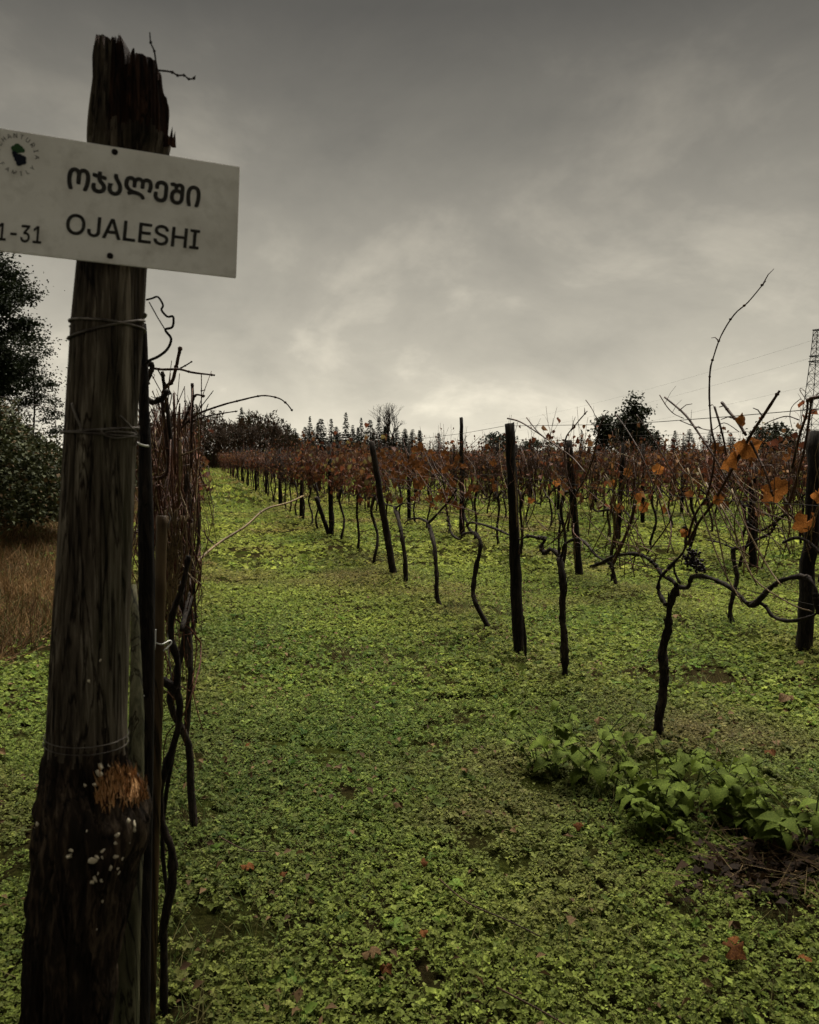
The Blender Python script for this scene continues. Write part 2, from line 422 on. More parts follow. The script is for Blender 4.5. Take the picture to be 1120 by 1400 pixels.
cover('ground_cover', 64000, 3, 24.5, 90, .60, .11, 'tri', .08, .25, 'pale green grass at the far end of the vine rows, lightened to look lit', (1.5, 1.35, 1.3), .7)  # strongest tint: brightness of lit far ground put into the blade colour
cover('ground_cover', 3600, 5, 1.2, 8, .74, .021, 'hex', .065, .42, 'scattered broader weed leaves among the small foreground leaves', (.62, .78, .7), .3)
nn_ = 7000
x, y = polar_pts(nn_, 1.3, 10, .74); k_ = (fbm(x * 1.6, y * 1.6, 47) > .50) & ~((x < -1.2) & (y > 6.3)); x, y = x[k_], y[k_]; nn_ = len(x)
l = rng.uniform(.012, .045, nn_)
Vv, F, C = leaf_np(np.stack([x, y, hgt(x, y) + .035 + .03 * rng.random(nn_)], 1), l, l * rng.uniform(.25, .8, nn_), rng.uniform(0, 6.28, nn_), rng.normal(0, .3, nn_), rng.normal(0, .5, nn_), lerp((.030, .016, .008), (.125, .078, .036), rng.random(nn_)), 'quad')
tag(link('plant_litter', np_mesh('plant_litter', Vv, F, C), M['straw']), 'small bits of brown dead leaf caught in the weed carpet', 'litter', kind='stuff')
# thin grass blades between the small leaves
n = 90000
x, y = polar_pts(n, 1.5, 12, .62); P = np.stack([x, y, hgt(x, y)], 1)
t = rng.random(n); c = lerp((.05, .085, .018), (.20, .17, .07), np.where(t < .72, t * .4, t))
keep = (fbm(x * 2.2, y * 2.2, 71) > .50) & ~((x < -1.2) & (y > 6.3))
l = rng.uniform(.03, .13, n) * (.6 + .8 * vnoise(x * 1.5, y * 1.5, 73))
Vv, F, C = leaf_np(P[keep], l[keep], np.full(keep.sum(), .0035), rng.uniform(0, 6.28, keep.sum()), rng.normal(.75, .35, keep.sum()), rng.normal(0, .3, keep.sum()), c[keep], 'tri')
tag(link('grass', np_mesh('grass', Vv, F, C), M['cover']), 'thin grass blades and dry straws scattered through the weed carpet', 'grass', kind='stuff')

# ------------------------------------------------------------------ the big sign post
CR = _R @ Vector((1, 0, 0)); CR.z = 0; CR.normalize()
CF = Vector((math.sin(YAW), math.cos(YAW), 0))
POST_D = 1.25
_pd = at(130, 620, 1.0) - CAM; _pd.z = 0; CF0 = CF.copy(); CF = _pd.normalized(); CR = Vector((CF.y, -CF.x, 0))     # across and along the line of sight to the post
EDGE = [(46, 130, 232), (100, 127, 233), (196, 120, 236), (230, 117, 226), (300, 111, 210), (365, 105, 201), (450, 97, 197), (600, 87, 187), (750, 78, 181), (900, 68, 177), (1000, 63, 175), (1040, 60, 174),
        (1062, 57, 182), (1085, 54, 200), (1110, 51, 210), (1135, 48, 208), (1165, 45, 199), (1200, 41, 187), (1260, 37, 174), (1320, 34, 162), (1400, 29, 154), (1600, 20, 146), (1990, 4, 134)]
BRK_Y = [40, 62, 75, 92, 112, 132, 136, 150, 166, 189, 192, 199, 240]; BRK_X = [204, 206, 212, 217, 221, 223, 229, 231, 229, 228, 237, 237, 260]     # where the outer wood has broken away
_ey = np.array([e[0] for e in EDGE], float); _el = np.array([e[1] for e in EDGE], float); _er = np.array([e[2] for e in EDGE], float)
def post_ring(py):
    l = np.interp(py, _ey, _el); r_ = np.interp(py, _ey, _er)
    return at((l + r_) / 2, py, POST_D), (r_ - l) / 2 / FPX * POST_D * .925
def on_post(px, py, off=0.0):
    """a point on the camera side of the post under this pixel"""
    d = POST_D - .05
    for _ in range(3):
        pe, xe = HORIZON + (py - HORIZON) * d / POST_D, CX + (px - CX) * d / POST_D
        c, h = post_ring(pe); m_ = (np.interp(pe, _ey, _el) + np.interp(pe, _ey, _er)) / 2
        xe = m_ + (px - m_) * .985
        u = max(-.98, min(.98, (xe - m_) / FPX * POST_D / h)); d = POST_D - (h + off) * math.sqrt(1 - u * u)
    return c + CR * (h + off) * u - CF * (h + off) * math.sqrt(1 - u * u)
pbase = post_ring(1985)[0]; pbase = Vector((pbase.x, pbase.y, H(pbase.x, pbase.y)))
sp_root = thing('sign_post', 'thick weathered round timber post with a broken top, holding the white sign', 'post', pbase)
PYS = np.concatenate([np.linspace(1985, 1400, 10), np.linspace(1390, 1010, 55), np.linspace(1000, 370, 40), np.linspace(362, 200, 14), np.linspace(197, 46, 46)])
NA = 216
pv, pf, pm = [], [], []
rr = random.Random(3)
th = np.arange(NA) * 2 * math.pi / NA
uu = np.cos(th)
topcut = np.interp(uu, [-1, -.9, -.35, -.28, -.15, .25, .45, .62, .8, 1], [64, 52, 48, 61, 64, 58, 62, 74, 96, 120]) + 15 * (vnoise(th * 14, th * 0, 78) - .4) + 14 * (vnoise(th * 30, th * 0, 79) > .66) + 27 * np.clip(-np.sin(th), 0, 1)
for py in PYS:
    pyk = np.maximum(py, topcut) if py < 160 else np.full(NA, py)
    l_ = np.interp(pyk, _ey, _el); r2 = np.interp(pyk, _ey, _er); mid = (l_ + r2) / 2
    cen = np.array([tuple(at(m_, p_, POST_D)) for m_, p_ in zip(mid, pyk)]); h = (r2 - l_) / 2 / FPX * POST_D * .925; zz = cen[:, 2]
    g = .030 * (vnoise(th * 7, zz * 2.2, 81) - .5) + .040 * (vnoise(th * 17, zz * 4, 82) - .5) + .030 * (vnoise(th * 38, zz * 5, 87) - .5) + .022 * (vnoise(th * 75, zz * 7, 187) - .5)
    for a0, wd, dp, y0, y1 in ((4.05, .045, .15, 430, 1990), (5.05, .035, .10, 300, 1010), (4.55, .03, .08, 620, 1000), (3.55, .03, .10, 380, 1300), (5.6, .03, .08, 360, 900), (4.8, .025, .06, 380, 560)):
        g = g - dp * np.clip(1 - np.abs(th - a0 + .10 * np.sin(zz * 3 + a0) + .03 * np.sin(zz * 17)) / wd, 0, 1) * (pyk > y0) * (pyk < y1)     # long drying cracks
    g = g + np.where(pyk < 200, .09 * (vnoise(th * 9, zz * 7, 83) - .6) + .13 * (vnoise(th * 24, zz * 9, 84) - .55), 0)
    g = g + np.where(pyk > 1030, .12 * (vnoise(th * 4, zz * 16, 85) - .5) + .09 * (vnoise(th * 13, zz * 34, 86) - .5) + .06 * (vnoise(th * 30, zz * 60, 89) - .5), 0)
    g = g - np.where((pyk > 1040) & (pyk < 1112) & (th > 4.7) & (th < 5.9), .13 * np.sin((pyk - 1040) / 72 * math.pi), 0)
    h2 = h * (1 + g); lat = h2 * np.cos(th)
    lim = (np.interp(pyk, BRK_Y, BRK_X) + 6 * (vnoise(th * 6, zz * 60, 88) - .5) - mid) / FPX * POST_D * .925
    lat = np.where(pyk < 240, np.minimum(lat, lim), lat)
    for q in cen + np.outer(lat, CR) + np.outer(h2 * np.sin(th), CF): pv.append(Vector(q))
for j in range(len(PYS) - 1):
    for k in range(NA):
        a = j * NA + k; b = j * NA + (k + 1) % NA
        pf.append((a, b, b + NA, a + NA)); py = PYS[j]; wob = 40 * float(vnoise(k * .35, 1.5, 90))
        m = 0
        if py < 176 + wob * .5 and math.cos(th[k]) > -.55: m = 1
        if py > 985 + wob * 1.6: m = 2
        pm.append(m)
top0 = (len(PYS) - 1) * NA
c, h = post_ring(75); pv.append(c); pf += [(top0 + k, top0 + (k + 1) % NA, len(pv) - 1) for k in range(NA)]; pm += [1] * NA
me = bpy.data.meshes.new('timber'); me.from_pydata([tuple(p - pbase) for p in pv], [], pf)
for m_ in ('bigpost', 'rot', 'charred'): me.materials.append(M[m_])
me.polygons.foreach_set('material_index', pm); me.polygons.foreach_set('use_smooth', [True] * len(pf)); me.update()
link('timber', me, None, sp_root)
def shard(p, d, w, l, n, mt, rnd):
    b = MB(); s = Vector(d).cross(CF).normalized()
    p = Vector(p); d = Vector(d).normalized()
    b.v = [p - s * w, p + s * w, p + CF * w * .8, p + d * l + s * w * rnd.uniform(-.4, .4)]
    b.f = [(0, 1, 3), (1, 2, 3), (2, 0, 3), (0, 2, 1)]
    return b.build(n, M[mt], sp_root, pbase, False)
for (px, py, dx, dy, l) in ((233, 198, .1, 1, .028), (229, 200, -.1, 1, .022), (225, 200, 0, 1, .018), (237, 201, .15, 1, .024), (221, 142, .2, 1, .016),):
    shard(at(px, py, POST_D - .015), CR * dx + Vector((0, 0, dy)), .0042, l, 'splinter', 'rot', rr)
# torn orange fibres round the knot
def torn(cx, cy, wx, wy, seed, mt):
    b = MB(); n = 18; r_ = random.Random(seed); idx = {}
    for i in range(n):
        for j in range(n):
            u, v = 2 * i / (n - 1) - 1, 2 * j / (n - 1) - 1; rad = math.hypot(u * (1.35 - .35 * v), v)
            edge_ = .70 + .55 * float(vnoise(i * .9 + seed, j * .25, seed))
            if rad < edge_:
                idx[i, j] = len(b.v); b.v.append(on_post(cx + wx * u + r_.uniform(-.8, .8), cy + wy * v + r_.uniform(-1, 1), .0015 + .006 * float(vnoise(i * .8, j * .22, seed + 5)) * (1 - rad)))
    for (i, j) in idx:
        q = [(i, j), (i + 1, j), (i + 1, j + 1), (i, j + 1)]
        if all(t in idx for t in q): b.f.append(tuple(idx[t] for t in q))
    b.build('torn_wood', M[mt], sp_root, pbase, False)
torn(152, 1078, 22, 30, 4, 'torn'); torn(178, 1080, 17, 27, 9, 'torn')
for k in range(280):
    u = rr.random(); px = 131 + 66 * u + rr.uniform(-3, 3); py = 1062 + 42 * rr.random() + 10 * abs(u - .5)
    p = on_post(px, py, .003 - .002 * rr.random())
    d = Vector((0, 0, 1)) * rr.choice((1, 1, -1)) + CR * rr.uniform(-.35, .25) - CF * rr.uniform(-.1, .25)
    shard(p, d, rr.uniform(.0006, .0020), rr.uniform(.010, .030), 'torn_fibre', rr.choice(('torn', 'torn', 'torn', 'torn', 'rot')), rr)
# small pale bracket fungi
protos = [MB().blob((0, 0, 0), 1, .5, .75, .42, 8, rr).mesh('fungus') for _ in range(5)]
for m in protos: m.materials.append(M['fungus'])
FUN = [(122, 932, 4), (136, 905, 3), (101, 1160, 4), (99, 1168, 5), (127, 1180, 6), (132, 1175, 4), (139, 1168, 4), (140, 1175, 5), (155, 1178, 5), (163, 1183, 4), (157, 1149, 5), (171, 1131, 5), (179, 1137, 5), (178, 1144, 4), (147, 1192, 5), (130, 1206, 6), (137, 1208, 5), (134, 1197, 4),
       (126, 1210, 4), (136, 1052, 6), (133, 1060, 6), (146, 1052, 4), (129, 1076, 4), (59, 1116, 4), (55, 1119, 3), (159, 1203, 3), (158, 1196, 3), (138, 1240, 3), (168, 1155, 2), (172, 1163, 2), (155, 1160, 3), (128, 1265, 3), (130, 1278, 3), (117, 1075, 3), (165, 1170, 3), (120, 1137, 2)]
for px, py, s in FUN:
    o = bpy.data.objects.new('fungus', rr.choice(protos)); COL.objects.link(o); o.parent = sp_root
    o.location = on_post(px, py, .001) - pbase; q = s / FPX * 1.2 * .95
    o.scale = (q * rr.uniform(.7, 1.4), q * .8, q * rr.uniform(.6, 1.2)); o.rotation_euler = (rr.uniform(-.4, .4), rr.uniform(-1, 1), rr.uniform(0, 6))
# wire bound round the post
def loop(py0, py1, tw, rad, mt, off=.003, a0=0., turns=1.0, nm='wire_loop'):
    pts = []
    for k in range(int(40 * turns) + 1):
        t = k / (40 * turns); a = a0 + t * turns * 2 * math.pi
        py = py0 + (py1 - py0) * t + tw * math.cos(a)
        c, h = post_ring(py); pts.append(c + (CR * math.cos(a) + CF * math.sin(a)) * (h * 1.01 + off))
    MB().tube(pts, rad, 5).build(nm, M[mt], sp_root, pbase)
loop(444, 450, 3, .0021, 'wire', a0=2.9); loop(444, 454, -16, .0021, 'wire', a0=-.3)
loop(587, 589, -4, .0019, 'wire'); loop(593, 595, 3, .0019, 'wire', .004)
loop(1004, 1004, 3, .0008, 'wire', .002, turns=1); loop(1013, 1014, 4, .0008, 'wire', .002)
for pts in ([(105, 552), (110, 570), (116, 588), (112, 592)], [(160, 568), (170, 580), (182, 594), (190, 603)], [(137, 587), (142, 595), (155, 599), (170, 597), (180, 594)], [(142, 592), (150, 590), (165, 591), (178, 592)]):
    MB().tube(cat([on_post(px, py, .005) for px, py in pts], 4), .0018, 5).build('wire_end', M['wire'], sp_root, pbase)
MB().tube(cat([on_post(183, 605, .004), at(188, 606, 1.24), at(196, 609, 1.27), at(203, 610, 1.30)], 4), .0018, 5).build('wire_end', M['brightwire'], sp_root, pbase)

# ------------------------------------------------------------------ the sign
CF = CF0; CR = _R @ Vector((1, 0, 0))
TR, BR, TL, BL = at(328, 228, 1.247), at(323, 380, 1.2425), at(0, 175, 1.128), at(0, 343, 1.128)
SU = ((TR - TL) + (BR - BL)).normalized()
SN = SU.cross(((TL - BL) + (TR - BR)).normalized()).normalized()        # towards the camera
if SN.dot(CAM - TR) < 0: SN = -SN
SC = (TR + BR + TL + BL) / 4
def onsign(px, py, off=0.0):
    r_ = ray(px, py); t = (SC - CAM).dot(SN) / r_.dot(SN); return CAM + r_ * t + SN * off
tl, bl, tr, br = onsign(0, 175), onsign(0, 343), onsign(328, 228), onsign(323, 380)
tl2, bl2 = tl + (tl - tr).normalized() * .13, bl + (bl - br).normalized() * .13
sorg = onsign(150, 350)
sign = thing('sign_board', 'white rectangular plastic sign with black grape variety lettering screwed to the big post', 'sign', sorg)
TH = .0035
b = MB(); cor = [bl2, br, tr, tl2]
import bmesh
bm = bmesh.new()
f0 = [bm.verts.new(p - sorg) for p in cor]; f1 = [bm.verts.new(p - SN * TH - sorg) for p in cor]
bm.faces.new(f0); bm.faces.new(f1[::-1])
for k in range(4): bm.faces.new((f0[k], f1[k], f1[(k + 1) % 4], f0[(k + 1) % 4]))
bmesh.ops.recalc_face_normals(bm, faces=bm.faces)
bmesh.ops.bevel(bm, geom=bm.edges[:], offset=.0008, segments=2, affect='EDGES')
me = bpy.data.meshes.new('panel'); bm.to_mesh(me); bm.free(); link('panel', me, M['sign'], sign)
import os
try: SANS = bpy.data.fonts.load(os.path.join(bpy.utils.system_resource('DATAFILES', path='fonts'), 'Inter.woff2'))
except Exception: SANS = None
def text_mesh(body, off=0.0):
    c = bpy.data.curves.new('lettering', 'FONT'); c.body = body; c.size = 1; c.resolution_u = 4
    if SANS and ord(body[0]) < 128: c.font = SANS
    o = bpy.data.objects.new('lettering', c); COL.objects.link(o); bpy.context.view_layer.update()
    m = bpy.data.meshes.new_from_object(o.evaluated_get(bpy.context.evaluated_depsgraph_get()))
    bpy.data.objects.remove(o); bpy.data.curves.remove(c)
    v = np.empty(len(m.vertices) * 3, np.float32); m.vertices.foreach_get('co', v); v = v.reshape(-1, 3)
    return m, v
def put_text(body, A, B, T, ytop, off, mt, name='lettering', ybase=0.0):
    m, v = text_mesh(body)
    A, B, T = onsign(*A, .0006), onsign(*B, .0006), onsign(*T, .0006)
    x0, x1 = v[:, 0].min(), v[:, 0].max()
    X = np.array((B - A)) / (x1 - x0); Y = np.array(T - A) / (ytop - ybase)
    F = [tuple(p.vertices) for p in m.polygons]; vv, ff = [], []
    for k, (dx, dy) in enumerate(((0, 0), (1, 0), (-1, 0), (0, 1), (0, -1), (.7, .7), (-.7, .7), (.7, -.7), (-.7, -.7))):   # a heavier stroke
        w = np.array(A - sorg)[None, :] + (v[:, :1] - x0 + dx * off) * X[None, :] + (v[:, 1:2] - ybase + dy * off) * Y[None, :] + np.array(SN)[None, :] * .00006 * k
        ff += [tuple(i + len(vv) * len(v) for i in f) for f in F]; vv.append(w)
    me = bpy.data.meshes.new(name); me.from_pydata(np.concatenate(vv).tolist(), [], ff); me.update(); bpy.data.meshes.remove(m)
    return link(name, me, M[mt], sign)
_, vH = text_mesh('H'); CAPH = vH[:, 1].max()
_, vO = text_mesh('Ი'); GEOH = vO[:, 1].max()
put_text('OJALESHI', (90, 319), (271, 341), (92.5, 292), CAPH, .012, 'ink')
put_text('ᲝᲯᲐᲚᲔᲨᲘ', (92, 257), (272, 283), (94.5, 229), GEOH, .034, 'ink')
put_text('1-31', (-4, 328), (56, 333), (-2, 305), CAPH, .012, 'ink')
# emblem: name round a bunch of grapes
def put_letter(ch, c, ang, hpx, nm='lettering'):
    m, v = text_mesh(ch)
    cx = (v[:, 0].min() + v[:, 0].max()) / 2
    U = np.array(onsign(c[0] + 1, c[1] + .145, .0008) - onsign(c[0], c[1], .0008)); W = np.array(onsign(c[0] + .06, c[1] - 1, .0008) - onsign(c[0], c[1], .0008))
    s = hpx / CAPH; x = (v[:, 0] - cx) * s; y_ = (v[:, 1] - CAPH / 2) * s
    xr = x * math.cos(ang) - y_ * math.sin(ang); yr = x * math.sin(ang) + y_ * math.cos(ang)
    w = np.array(onsign(c[0], c[1], .0008) - sorg)[None, :] + xr[:, None] * U[None, :] + yr[:, None] * W[None, :]
    m.vertices.foreach_set('co', w.astype(np.float32).ravel()); m.update(); m.materials.clear(); m.materials.append(M['ink']); link(nm, m, None, sign)
ec = (24, 212)
for k, ch in enumerate('TCHANTURIA'):
    a = math.radians(172 - 19.0 * k); put_letter(ch, (ec[0] + 27 * math.cos(a), ec[1] - 26 * math.sin(a) + 4 * math.cos(a)), a - math.pi / 2, 6.2)
for k, ch in enumerate('FAMILY'):
    a = math.radians(218 + 21.0 * k); put_letter(ch, (ec[0] + 26 * math.cos(a), ec[1] - 25 * math.sin(a) + 4 * math.cos(a)), a + math.pi / 2, 5.6)
def discs(pts, nm, mt):
    for k, (px, py, rpx) in enumerate(pts):
        b = MB(); c = onsign(px, py, .0007 + .00012 * k); U = SU * rpx / FPX * 1.14; W = SN.cross(SU) * rpx / FPX * 1.14
        nn = 12; b.v = [c + U * math.cos(q * 6.2832 / nn) + W * math.sin(q * 6.2832 / nn) for q in range(nn)]; b.f = [tuple(range(nn))]
        b.build(nm, M[mt], sign, sorg, False)
discs([(22, 205, 5), (27, 204, 5), (24, 201, 4.5), (19, 203, 3.5), (31, 206, 3)], 'emblem_leaf', 'inkgreen')
discs([(22, 213, 4), (27, 215, 4.5), (32, 217, 4), (24, 218, 4), (29, 221, 4.5), (26, 224, 3.5), (33, 222, 3), (20, 210, 3)], 'emblem_grape', 'inkblue')
for px, py in ((157, 208), (150.5, 350)):
    b = MB(); c = onsign(px, py); b.tube([c - SN * .012, c + SN * .0016, c + SN * .0026], [.0040, .0044, .0026], 12)
    b.build('screw', M['screw'], sign, sorg)

# ------------------------------------------------------------------ stakes beside the big post
def stake(name, label, pts, rads, mt, n=10, jit=.05, part='shaft', rough=3):
    base = Vector(pts[0]); z0 = H(base.x, base.y); 
    o = thing(name, label, 'stake', (base.x, base.y, z0))
    p, r_ = cat(pts, rough, rads)
    MB().tube(p, r_, n, jit).build(part, M[mt], o, (base.x, base.y, z0)); return o
def down(px, py, d, d0=None):
    """carry a line on to the ground under a pixel at this depth"""
    p = at(px, py, d); return Vector((p.x, p.y, H(p.x, p.y) - .06))
stake('plank_stake', 'pale green algae-stained split stake leaning behind the sign post', [down(166, 1400, 1.47), at(170, 1400, 1.47), at(181, 1150, 1.50), at(187, 980, 1.55), at(183, 800, 1.65)], [.030, .028, .020, .014, .006], 'plank', 7, .08)
stake('round_stake', 'dark round stake standing just behind the sign post', [down(190, 1400, 2.0), at(192, 1400, 2.0), at(199, 1000, 2.02), at(200, 720, 2.05), at(197, 560, 2.07), at(196, 452, 2.08), at(196, 447, 2.08)], [.024, .023, .021, .019, .013, .009, .004], 'post', 10, .06)
bo = thing('bamboo_stake', 'brown bamboo cane stake with ringed joints beside the sign post', 'stake', down(205, 1400, 2.15))
bb = Vector(bo.location); p0 = down(203, 1400, 2.15); p1 = at(221.5, 705, 2.15)
b = MB(); K = 60; pts = [p0 + (p1 - p0) * (k / K) for k in range(K + 1)]
NODES = [.06, .22, .36, .50, .63, .755, .865]
b.tube(pts, [.0145 - .0005 * k / K + .0022 * max(0, 1 - min(abs(k / K - q) for q in NODES) * 90) for k in range(K + 1)], 14, .01)
b.build('culm', M['bamboo'], bo, bb)
MB().tube(cat([at(214, 879, 2.13), at(222, 881, 2.12), at(232, 876, 2.14), at(234, 880, 2.14), at(224, 890, 2.12)], 4), .0022, 5).build('wire_tie', M['brightwire'], bo, bb)
MB().tube(cat([at(213, 860, 2.13), at(212, 882, 2.12), at(207, 905, 2.1), at(194, 935, 2.05), at(187, 942, 2.03)], 4), .0020, 5).build('wire_tie', M['brightwire'], bo, bb)
for k in range(7):
    MB().tube(cat([at(188 + rr.uniform(-8, 10), 943 + rr.uniform(-6, 14), 2.0) for _ in range(4)], 4), .0018, 4).build('wire_tie', M['brightwire'], bo, bb)
# curled tendril and the twigs at the broken top
cur = [(200, 410), (208, 408), (216, 406), (223, 417), (221, 424), (229, 433), (237, 433), (236, 447), (226, 451), (234, 463), (229, 477), (217, 487), (204, 493), (196, 500)]
o = thing('curled_tendril', 'thin dark curled vine tendril right of the post below the sign', 'tendril', at(200, 500, 1.9))
b = MB(); b.tube(cat([at(x_, y_, 1.9) for x_, y_ in cur], 4), [.0022, .0036], 5); b.build('stem', M['bark'], o, o.location)
MB().tube([at(204, 413, 1.9), at(215, 433, 1.9), at(226, 451, 1.9)], .0014, 4).build('stem', M['bark'], o, o.location)
for nm, lab, pts in (('dry_twig', 'thin dry twig rising upright from the broken post top', [(216, 100), (213, 84), (211, 70), (206, 58), (205, 44)]), ('dry_twig', 'thin dry twig pointing right from the broken post top', [(214, 96), (226, 97), (236, 99), (243, 103), (252, 103), (258, 108), (265, 107), (267, 104)])):
    b = MB(); b.tube(cat([at(x_, y_, POST_D - .01 * k) for k, (x_, y_) in enumerate(pts)], 3), [.0016, .0009], 5)
    for x_, y_ in pts[2:-1]: b.blob(at(x_, y_, POST_D - .02), .0025, .0025, .0025, .2, 5)
    o = b.build(nm, M['bark'], None); tag(o, lab, 'twig')

# ------------------------------------------------------------------ grapevines
def palmate(seed):
    r_ = random.Random(seed); v = [(0, 0, 0.06)]; n = 20
    for k in range(n):
        a = -math.pi / 2 + 2 * math.pi * k / n
        lobe = 1 - .22 * abs(math.sin(2.5 * (a + math.pi / 2))) if k else .15
        q = .5 * (lobe + r_.uniform(-.10, .08)); z = .10 * math.sin(3 * a + seed) + r_.uniform(-.06, .06) - .12 * abs(math.cos(a))
        v.append((q * math.cos(a), q * math.sin(a) + .42, z))
    v[0] = (0, .38, .06)
    m = bpy.data.meshes.new('leaf'); m.from_pydata(v, [], [(0, 1 + k, 1 + (k + 1) % n) for k in range(n)])
    m.polygons.foreach_set('use_smooth', [True] * n); m.update(); return m
PALM = [palmate(s) for s in range(5)]
for m in PALM: m.materials.append(M['orangeleaf'])
PALMB = [m.copy() for m in PALM]
for m in PALMB: m.materials.clear(); m.materials.append(M['brightleaf'])
PALMD = [m.copy() for m in PALM]
for m in PALMD: m.materials.clear(); m.materials.append(M['deadleaf'])
def put_leaf(p, size, parent, org, rnd, ms=PALM, face=False):
    o = bpy.data.objects.new('leaf', rnd.choice(ms)); COL.objects.link(o); o.parent = parent
    o.location = Vector(p) - Vector(org); o.scale = (size, size, size)
    o.rotation_euler = (rnd.uniform(1.1, 1.9), rnd.uniform(-.6, .6) + rnd.choice((0, 3.1)), rnd.uniform(-.8, .8)) if face else (rnd.uniform(-2.4, -.5), rnd.uniform(-.8, .8), rnd.uniform(0, 6.28))
    return o
def leaf_pal(n, rg):
    t = rg.random(n)
    c = np.where((t < .5)[:, None], lerp((.045, .016, .010), (.130, .042, .018), rg.random(n)), lerp((.080, .036, .016), (.165, .080, .030), rg.random(n)))
    c = np.where((t > .94)[:, None], np.array((.13, .10, .032))[None, :], c)
    return c * rg.uniform(.65, 1.2, n)[:, None]
def foliage(pts, size, seed, shape='hex'):
    rg = np.random.default_rng(seed); P = np.array([tuple(p) for p in pts]); n = len(P)
    l = size * rg.uniform(.55, 1.3, n)
    return leaf_np(P, l, l * rg.uniform(.6, 1.0, n), rg.uniform(0, 6.28, n), rg.normal(-.75, .55, n), rg.normal(0, .9, n), leaf_pal(n, rg), shape, .28, .22)

def gen_vine(seed, leafy=.5, far=False, droop=.2, ncane=12, top=1.78, nodes=True):
    r_ = random.Random(seed); D = {'trunk': [], 'arm': [], 'cane': [], 'pts': []}
    h = r_.uniform(.80, .98); lean = r_.uniform(-.16, .16); ph = r_.uniform(0, 6); am = r_.uniform(.02, .07)
    tp = [Vector((am * .6 * math.sin(ph + 1 + k * 1.3), lean * (1 - k / 6) + am * math.sin(ph + k * 1.1), -.06 + (h + .06) * k / 6)) for k in range(7)]
    tp[-1].x *= .3; n = 4 if far else 8
    p, rad = cat(tp, 2 if far else 4, [.026, .022, .020, .019, .019, .020, .026])
    b = MB(); b.tube(p, rad, n, .16, r_); 
    if not far: b.blob(tp[-1], .032, .034, .030, .3, 7, r_)
    D['trunk'].append(b); head = tp[-1]; arms = []
    for s in (-1, 1):
        ln = r_.uniform(.5, .72); q = [head]
        for k in range(1, 5):
            q.append(Vector((r_.uniform(-.04, .04), head.y + s * ln * k / 4, head.z + r_.uniform(-.05, .06) + .05 * math.sin(k * 1.5))))
        pp, rd = cat(q, 2 if far else 4, [.019, .015, .012, .010, .007])
        D['arm'].append(MB().tube(pp, rd, n - 1, .18, r_)); arms.append(pp)
    for k in range(ncane):
        a = r_.choice(arms); t = r_.random() ** .8; st = a[min(int(t * len(a)), len(a) - 1)]
        if r_.random() < droop:
            zt = r_.uniform(1.2, 1.65); q = [st, st + Vector((r_.uniform(-.1, .1), r_.uniform(-.15, .15), (zt - st.z) * .7))]
            q.append(q[-1] + Vector((r_.uniform(-.2, .2), r_.uniform(-.25, .25), .12)))
            for _ in range(3): q.append(q[-1] + Vector((r_.uniform(-.1, .1), r_.uniform(-.15, .15), -r_.uniform(.14, .36))))
        else:
            zt = top + r_.gauss(-.22, .20); dx, dy = r_.gauss(0, .09), r_.gauss(0, .18); q = []
            for j in range(6):
                f = j / 5; q.append(st + Vector((dx * f ** 1.4 + r_.uniform(-.025, .025), dy * f + r_.uniform(-.04, .04), (zt - st.z) * f)))
            q[0] = st
        q = cat(q, 1 if far else 3)
        b = MB(); r0 = r_.uniform(.0030, .0052) * (1.35 if far else 1); b.tube(q, [r0, r0 * .45], 3 if far else 5, .1, r_)
        if not far:
            for j in range(3, len(q) - 1, 3):
                b.blob(q[j], r0 * 1.5, r0 * 1.5, r0 * 1.2, .2, 5, r_)
                if r_.random() < .55:                                   # short side shoots and tendrils
                    e = q[j] + Vector((r_.uniform(-.12, .12), r_.uniform(-.16, .16), r_.uniform(-.02, .16)))
                    b.tube(cat([q[j], (q[j] + e) / 2 + Vector((0, 0, r_.uniform(-.03, .03))), e], 2), [r0 * .6, r0 * .3], 4)
        else:
            for j in range(2):
                c_ = q[r_.randrange(2, len(q))]; b.tube([c_, c_ + Vector((r_.uniform(-.1, .1), r_.uniform(-.18, .18), r_.uniform(0, .15)))], [r0 * .6, r0 * .35], 3)
        D['cane'].append(b)
        for p in q:
            if p.z > .95:
                for _ in range(4):
                    if r_.random() < leafy * .27: D['pts'].append(p + Vector((r_.gauss(0, .07), r_.gauss(0, .09), r_.gauss(-.03, .06))))
    return D
def merge(L):
    b = MB()
    for m in L:
        o = len(b.v); b.v += m.v; b.f += [tuple(i + o for i in f) for f in m.f]
    return b
ORD = 'first second third fourth fifth sixth seventh eighth ninth tenth eleventh twelfth thirteenth fourteenth fifteenth sixteenth seventeenth eighteenth nineteenth twentieth'.split()
def ordn(k):
    if k < 20: return ORD[k]
    t = ('', '', 'twenty', 'thirty', 'forty', 'fifty', 'sixty', 'seventy')[(k + 1) // 10]; u = (k + 1) % 10
    return ({'twenty': 'twentieth', 'thirty': 'thirtieth', 'forty': 'fortieth', 'fifty': 'fiftieth', 'sixty': 'sixtieth', 'seventy': 'seventieth'}[t] if u == 0 else t + '-' + ORD[u - 1])

